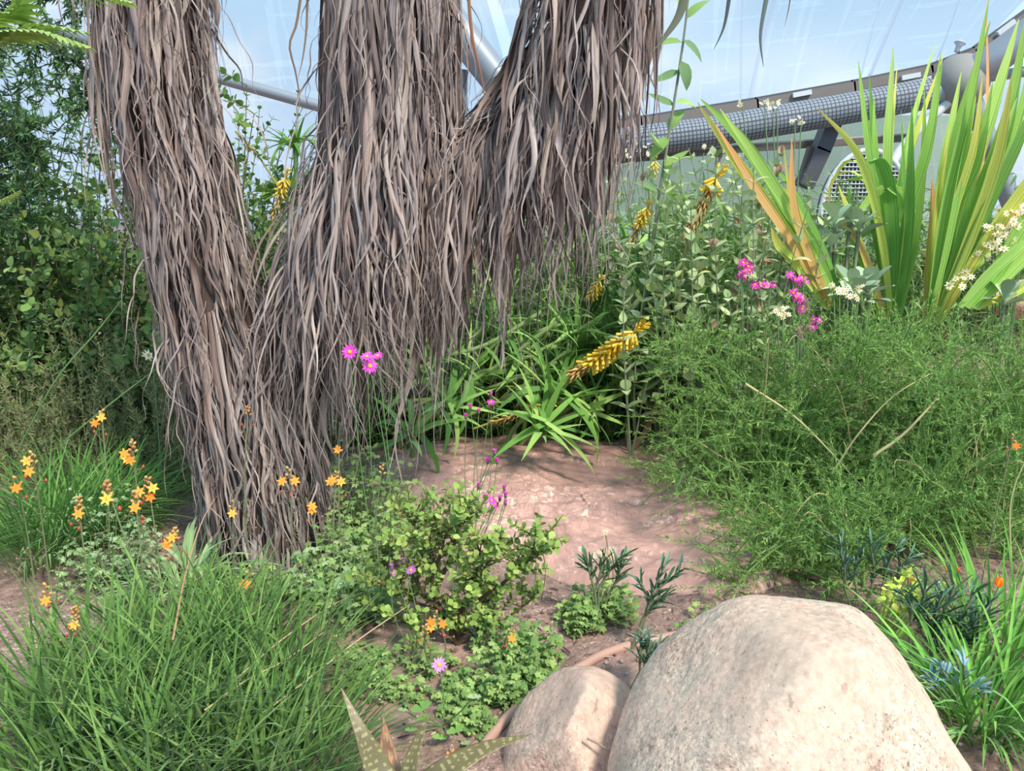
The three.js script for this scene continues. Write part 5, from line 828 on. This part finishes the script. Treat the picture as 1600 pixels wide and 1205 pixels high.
{ // spotted aloe at the bottom edge: thick leaves with pale flecks
  const spotTex = tex(512, (u, v) => { const a = tileN(u, v, 5, 3.3), row = Math.sin(v * 120 + tileN(u, v, 4, 8) * 8), fleck = fbm(u * 44, 5, v * 26, 2) > 0.56 && row > 0.2 ? 0.17 : 0, k = 0.34 + (a - 0.5) * 0.2; return [k * 1.2 + fleck, k * 1.08 + fleck, k * 0.66 + fleck * 0.8]; }, true);
  const redTex = tex(256, (u, v) => { const k = 0.55 + (tileN(u, v, 6, 1.3) - 0.5) * 0.4, b = fbm(u * 40, 4, v * 14, 2) > 0.56 ? 0.12 : 0; return [k + b, k * 0.72 + b, k * 0.52 + b]; }, true);
  const spot = new THREE.MeshStandardMaterial({ map: spotTex, roughness: 0.45, side: THREE.DoubleSide }), red = new THREE.MeshStandardMaterial({ map: redTex, roughness: 0.6, side: THREE.DoubleSide });
  const g = onGround(660, 1.5), o = thing('spotted_aloe', 'spotted aloe with thick mottled leaves at the bottom edge', 'aloe', g);
  const thick = (l, wpx, mat, up) => { const D = l.map((q) => q[2]), p = curve(l.map(([x, y, d]) => P(x, y, d)), 14), w = wpx * mpp(1150, D[0]), a = new Acc(), N = p.length; const T = V(), S = V(), n = V(), q = V(), M = 14; let s = 0; for (let k = 0; k < N; k++) { T.subVectors(p[Math.min(N - 1, k + 1)], p[Math.max(0, k - 1)]).normalize(); n.copy(up).addScaledVector(T, -up.dot(T)).normalize(); S.crossVectors(T, n); if (k) s += p[k].distanceTo(p[k - 1]); const t = k / (N - 1), ww = w * 0.5 * Math.max(0.02, (1 - t ** 1.5)) * Math.min(1, 0.85 + t), th = ww * 0.3; for (let m = 0; m <= M; m++) { const f = m / M * Math.PI * 2; q.copy(p[k]).addScaledVector(S, Math.cos(f) * ww).addScaledVector(n, Math.sin(f) * th + Math.cos(f) ** 2 * ww * 0.28); a.v(q, n.clone().multiplyScalar(Math.sin(f)).addScaledVector(S, Math.cos(f) * 0.5).normalize(), WHITE, m / M * 0.6, s * 3); } } for (let k = 0; k < N - 1; k++) for (let m = 0; m < M; m++) { const b = k * (M + 1) + m; a.i.push(b, b + 1, b + M + 1, b + 1, b + M + 2, b + M + 1); } const gg = a.geo(g); gg.computeVertexNormals(); part('leaf', gg, mat, o); };
  thick([[615, 1275, 1.50], [590, 1205, 1.56], [566, 1150, 1.62], [533, 1075, 1.68]], 58, spot, V(0.4, 0.6, 0.7)); thick([[618, 1280, 1.56], [609, 1210, 1.64], [604, 1165, 1.70], [599, 1120, 1.76]], 54, red, V(0, 0.5, 0.8));
  thick([[628, 1278, 1.48], [640, 1205, 1.56], [655, 1155, 1.62], [671, 1113, 1.66]], 38, spot, V(-0.3, 0.6, 0.7)); thick([[640, 1260, 1.46], [700, 1205, 1.5], [760, 1170, 1.54], [832, 1147, 1.58]], 54, spot, V(-0.2, 0.9, 0.5)); thick([[660, 1270, 1.44], [640, 1240, 1.42], [600, 1240, 1.38], [560, 1250, 1.34]], 50, spot, V(0, 0.9, 0.3));
}
// ---------------------------------------------------------------- finger-leaved sprigs
function fingers(label, c, shoots, D, cols, len, w, group) {
  const g = onGround(c, D), o = thing('finger_leaf_sprig', label, 'succulent', g, group), mats = tones(cols, 0), gs = [blade('finger', 0.3, 0.6, 5), blade('finger', 0.7, 0.6, 5)];
  for (const l of shoots) { const p = curve(l.map(([x, y]) => P(x, y, D)), 10); p.unshift(g); part('stem', new Acc().tube(p, 0.004, 6, lin(112, 120, 90)).geo(g), vcDry, o); for (let k = 3; k < p.length; k++) for (let m = 0; m < 2; m++) { const T = p[k].clone().sub(p[k - 1]).normalize(), s = onSphere(); placed('leaf', pick(gs), pick(mats), o, g, p[k], T.multiplyScalar(0.9).add(s.multiplyScalar(0.75)).add(V(0, 0.25, 0)), UP.clone().add(onSphere().multiplyScalar(0.5)), w, len * rr(0.75, 1.2)); } }
}
reseed(608);
fingers('dark green finger-leaved sprig beside the white seed heads', 945, [[[930, 925], [938, 895], [945, 875]], [[935, 920], [955, 890], [975, 870]], [[928, 920], [920, 890], [918, 880]], [[950, 930], [965, 905], [970, 885]]], 2.75, [[86, 122, 84], [100, 136, 96], [74, 108, 76]], 0.065, 0.013);
fingers('dark green finger-leaved sprig reaching right over the soil', 1000, [[[1000, 1000], [1012, 950], [1025, 915], [1038, 885]], [[1015, 945], [1030, 920], [1060, 895]], [[1002, 980], [1015, 940], [1000, 910]], [[1005, 965], [1025, 945], [1040, 930]]], 2.55, [[84, 120, 88], [98, 134, 100], [72, 106, 78]], 0.062, 0.013);
fingers('dark green finger-leaved sprig in front of the hose', 1000, [[[1002, 1055], [1010, 1030], [1015, 1005]], [[1000, 1050], [1000, 1020], [1003, 1000]], [[1005, 1050], [1020, 1030], [1028, 1015]]], 2.3, [[78, 112, 92], [92, 126, 100]], 0.055, 0.011);
fingers('bluish finger-leaved patch right of the large boulder', 1480, [[[1490, 1080], [1480, 1060], [1470, 1045]], [[1500, 1085], [1505, 1060], [1507, 1040]], [[1485, 1085], [1462, 1070], [1455, 1058]], [[1510, 1100], [1515, 1085], [1530, 1075]]], 2.15, [[132, 168, 176], [116, 152, 160], [146, 180, 186]], 0.05, 0.013);
fingers('dark blue green finger-leaved growth behind the large boulder', 1370, [[[1360, 930], [1365, 890], [1360, 850]], [[1375, 940], [1385, 890], [1400, 860]], [[1340, 930], [1335, 900], [1340, 870]], [[1320, 920], [1320, 890], [1310, 850]], [[1385, 930], [1400, 900], [1420, 870]]], 2.75, [[84, 118, 98], [98, 134, 112], [74, 106, 86]], 0.075, 0.012);
fingers('dark blue green finger-leaved tangle between boulder and rushes', 1480, [[[1430, 1000], [1440, 960], [1445, 920]], [[1460, 1010], [1475, 960], [1490, 920]], [[1480, 1020], [1500, 970], [1520, 930]], [[1450, 1020], [1450, 990], [1440, 970]], [[1500, 1020], [1520, 980], [1540, 950]], [[1440, 1010], [1460, 980], [1480, 970]], [[1470, 1020], [1460, 975], [1470, 935]], [[1420, 990], [1425, 955], [1418, 930]], [[1490, 1015], [1510, 985], [1535, 975]], [[1455, 1040], [1470, 1015], [1490, 1000]], [[1480, 1040], [1500, 1010], [1515, 1000]]], 2.4, [[84, 118, 92], [100, 134, 106], [72, 104, 80]], 0.08, 0.012);
{ // lime green spurge by the boulder, nasturtium leaf and orange poppies
  reseed(609); const D = 2.55, g = onGround(1410, D), o = thing('lime_spurge', 'lime green flowering spurge rising behind the large boulder', 'plant', g), mats = tones([[184, 206, 92], [168, 196, 82], [200, 216, 116]], 0.35), gs = blade('round', 0.3, 0.2, 4);
  for (const [px, py] of [[1390, 920], [1405, 910], [1420, 895], [1435, 912], [1450, 925], [1462, 940], [1395, 940], [1412, 930], [1428, 940], [1445, 945], [1468, 912], [1380, 935], [1385, 955], [1410, 950], [1440, 958], [1425, 925], [1400, 960]]) { const c = P(px, py, D + rr(-0.08, 0.08)); part('stem', new Acc().tube(curve([g, g.clone().lerp(c, 0.6), c], 6), 0.0025, 5, lin(140, 164, 84)).geo(g), vcDry, o); for (let k = 0; k < 9; k++) placed('bract', gs, pick(mats), o, g, c.clone().add(onSphere().multiplyScalar(0.012)), onSphere().add(V(0, 0.3, 0.2)), UP.clone().add(onSphere()), 0.02, 0.022); }
  const g2 = onGround(1412, 2.4), o2 = thing('round_green_leaf', 'single round fresh green leaf behind the large boulder', 'leaf', g2), p2 = P(1411, 997, 2.4); part('stalk', new Acc().tube([g2, g2.clone().lerp(p2, 0.5), p2], 0.0025, 5, lin(130, 160, 90)).geo(g2), vcDry, o2); placed('leaf', blade('round', 0.2, 0.1, 8, 4), leafMat([140, 184, 92], 0.35), o2, g2, p2, V(0, 0.8, 0.3), V(0, 0.5, 0.9), 0.062, 0.055);
  const om = tones([[244, 150, 30], [238, 134, 24]], 0.3), pg = blade('round', -0.9, 0.3, 5, 4);
  for (const [px, py, D, r, label] of [[1560, 918, 2.5, 0.026, 'large orange cup flower at the right edge'], [1480, 892, 2.7, 0.018, 'small orange cup flower left of the large one'], [1515, 906, 2.7, 0.01, 'tiny faded orange bud between two cup flowers'], [1510, 1032, 2.2, 0.009, 'tiny orange bud low beside the bluish fingers'], [1498, 893, 2.72, 0.01, 'tiny orange petal tip beside the small cup flower']]) { const c = P(px, py, D), gg = onGround(px, D), o3 = thing('orange_cup_flower', label, 'flower', gg); part('stalk', new Acc().tube([gg, gg.clone().lerp(c, 0.5).add(V(0.01, 0, 0)), c], 0.0025, 5, lin(110, 140, 84)).geo(gg), vcDry, o3); for (let k = 0; k < 5; k++) { const f = k * 1.257; placed('petal', pg, pick(om), o3, gg, c, V(Math.cos(f) * 0.55, 0.9, Math.sin(f) * 0.55), V(-Math.cos(f), 0.5, -Math.sin(f)), r * 1.2, r * 1.5); } }
}

renderer.render(scene, camera);
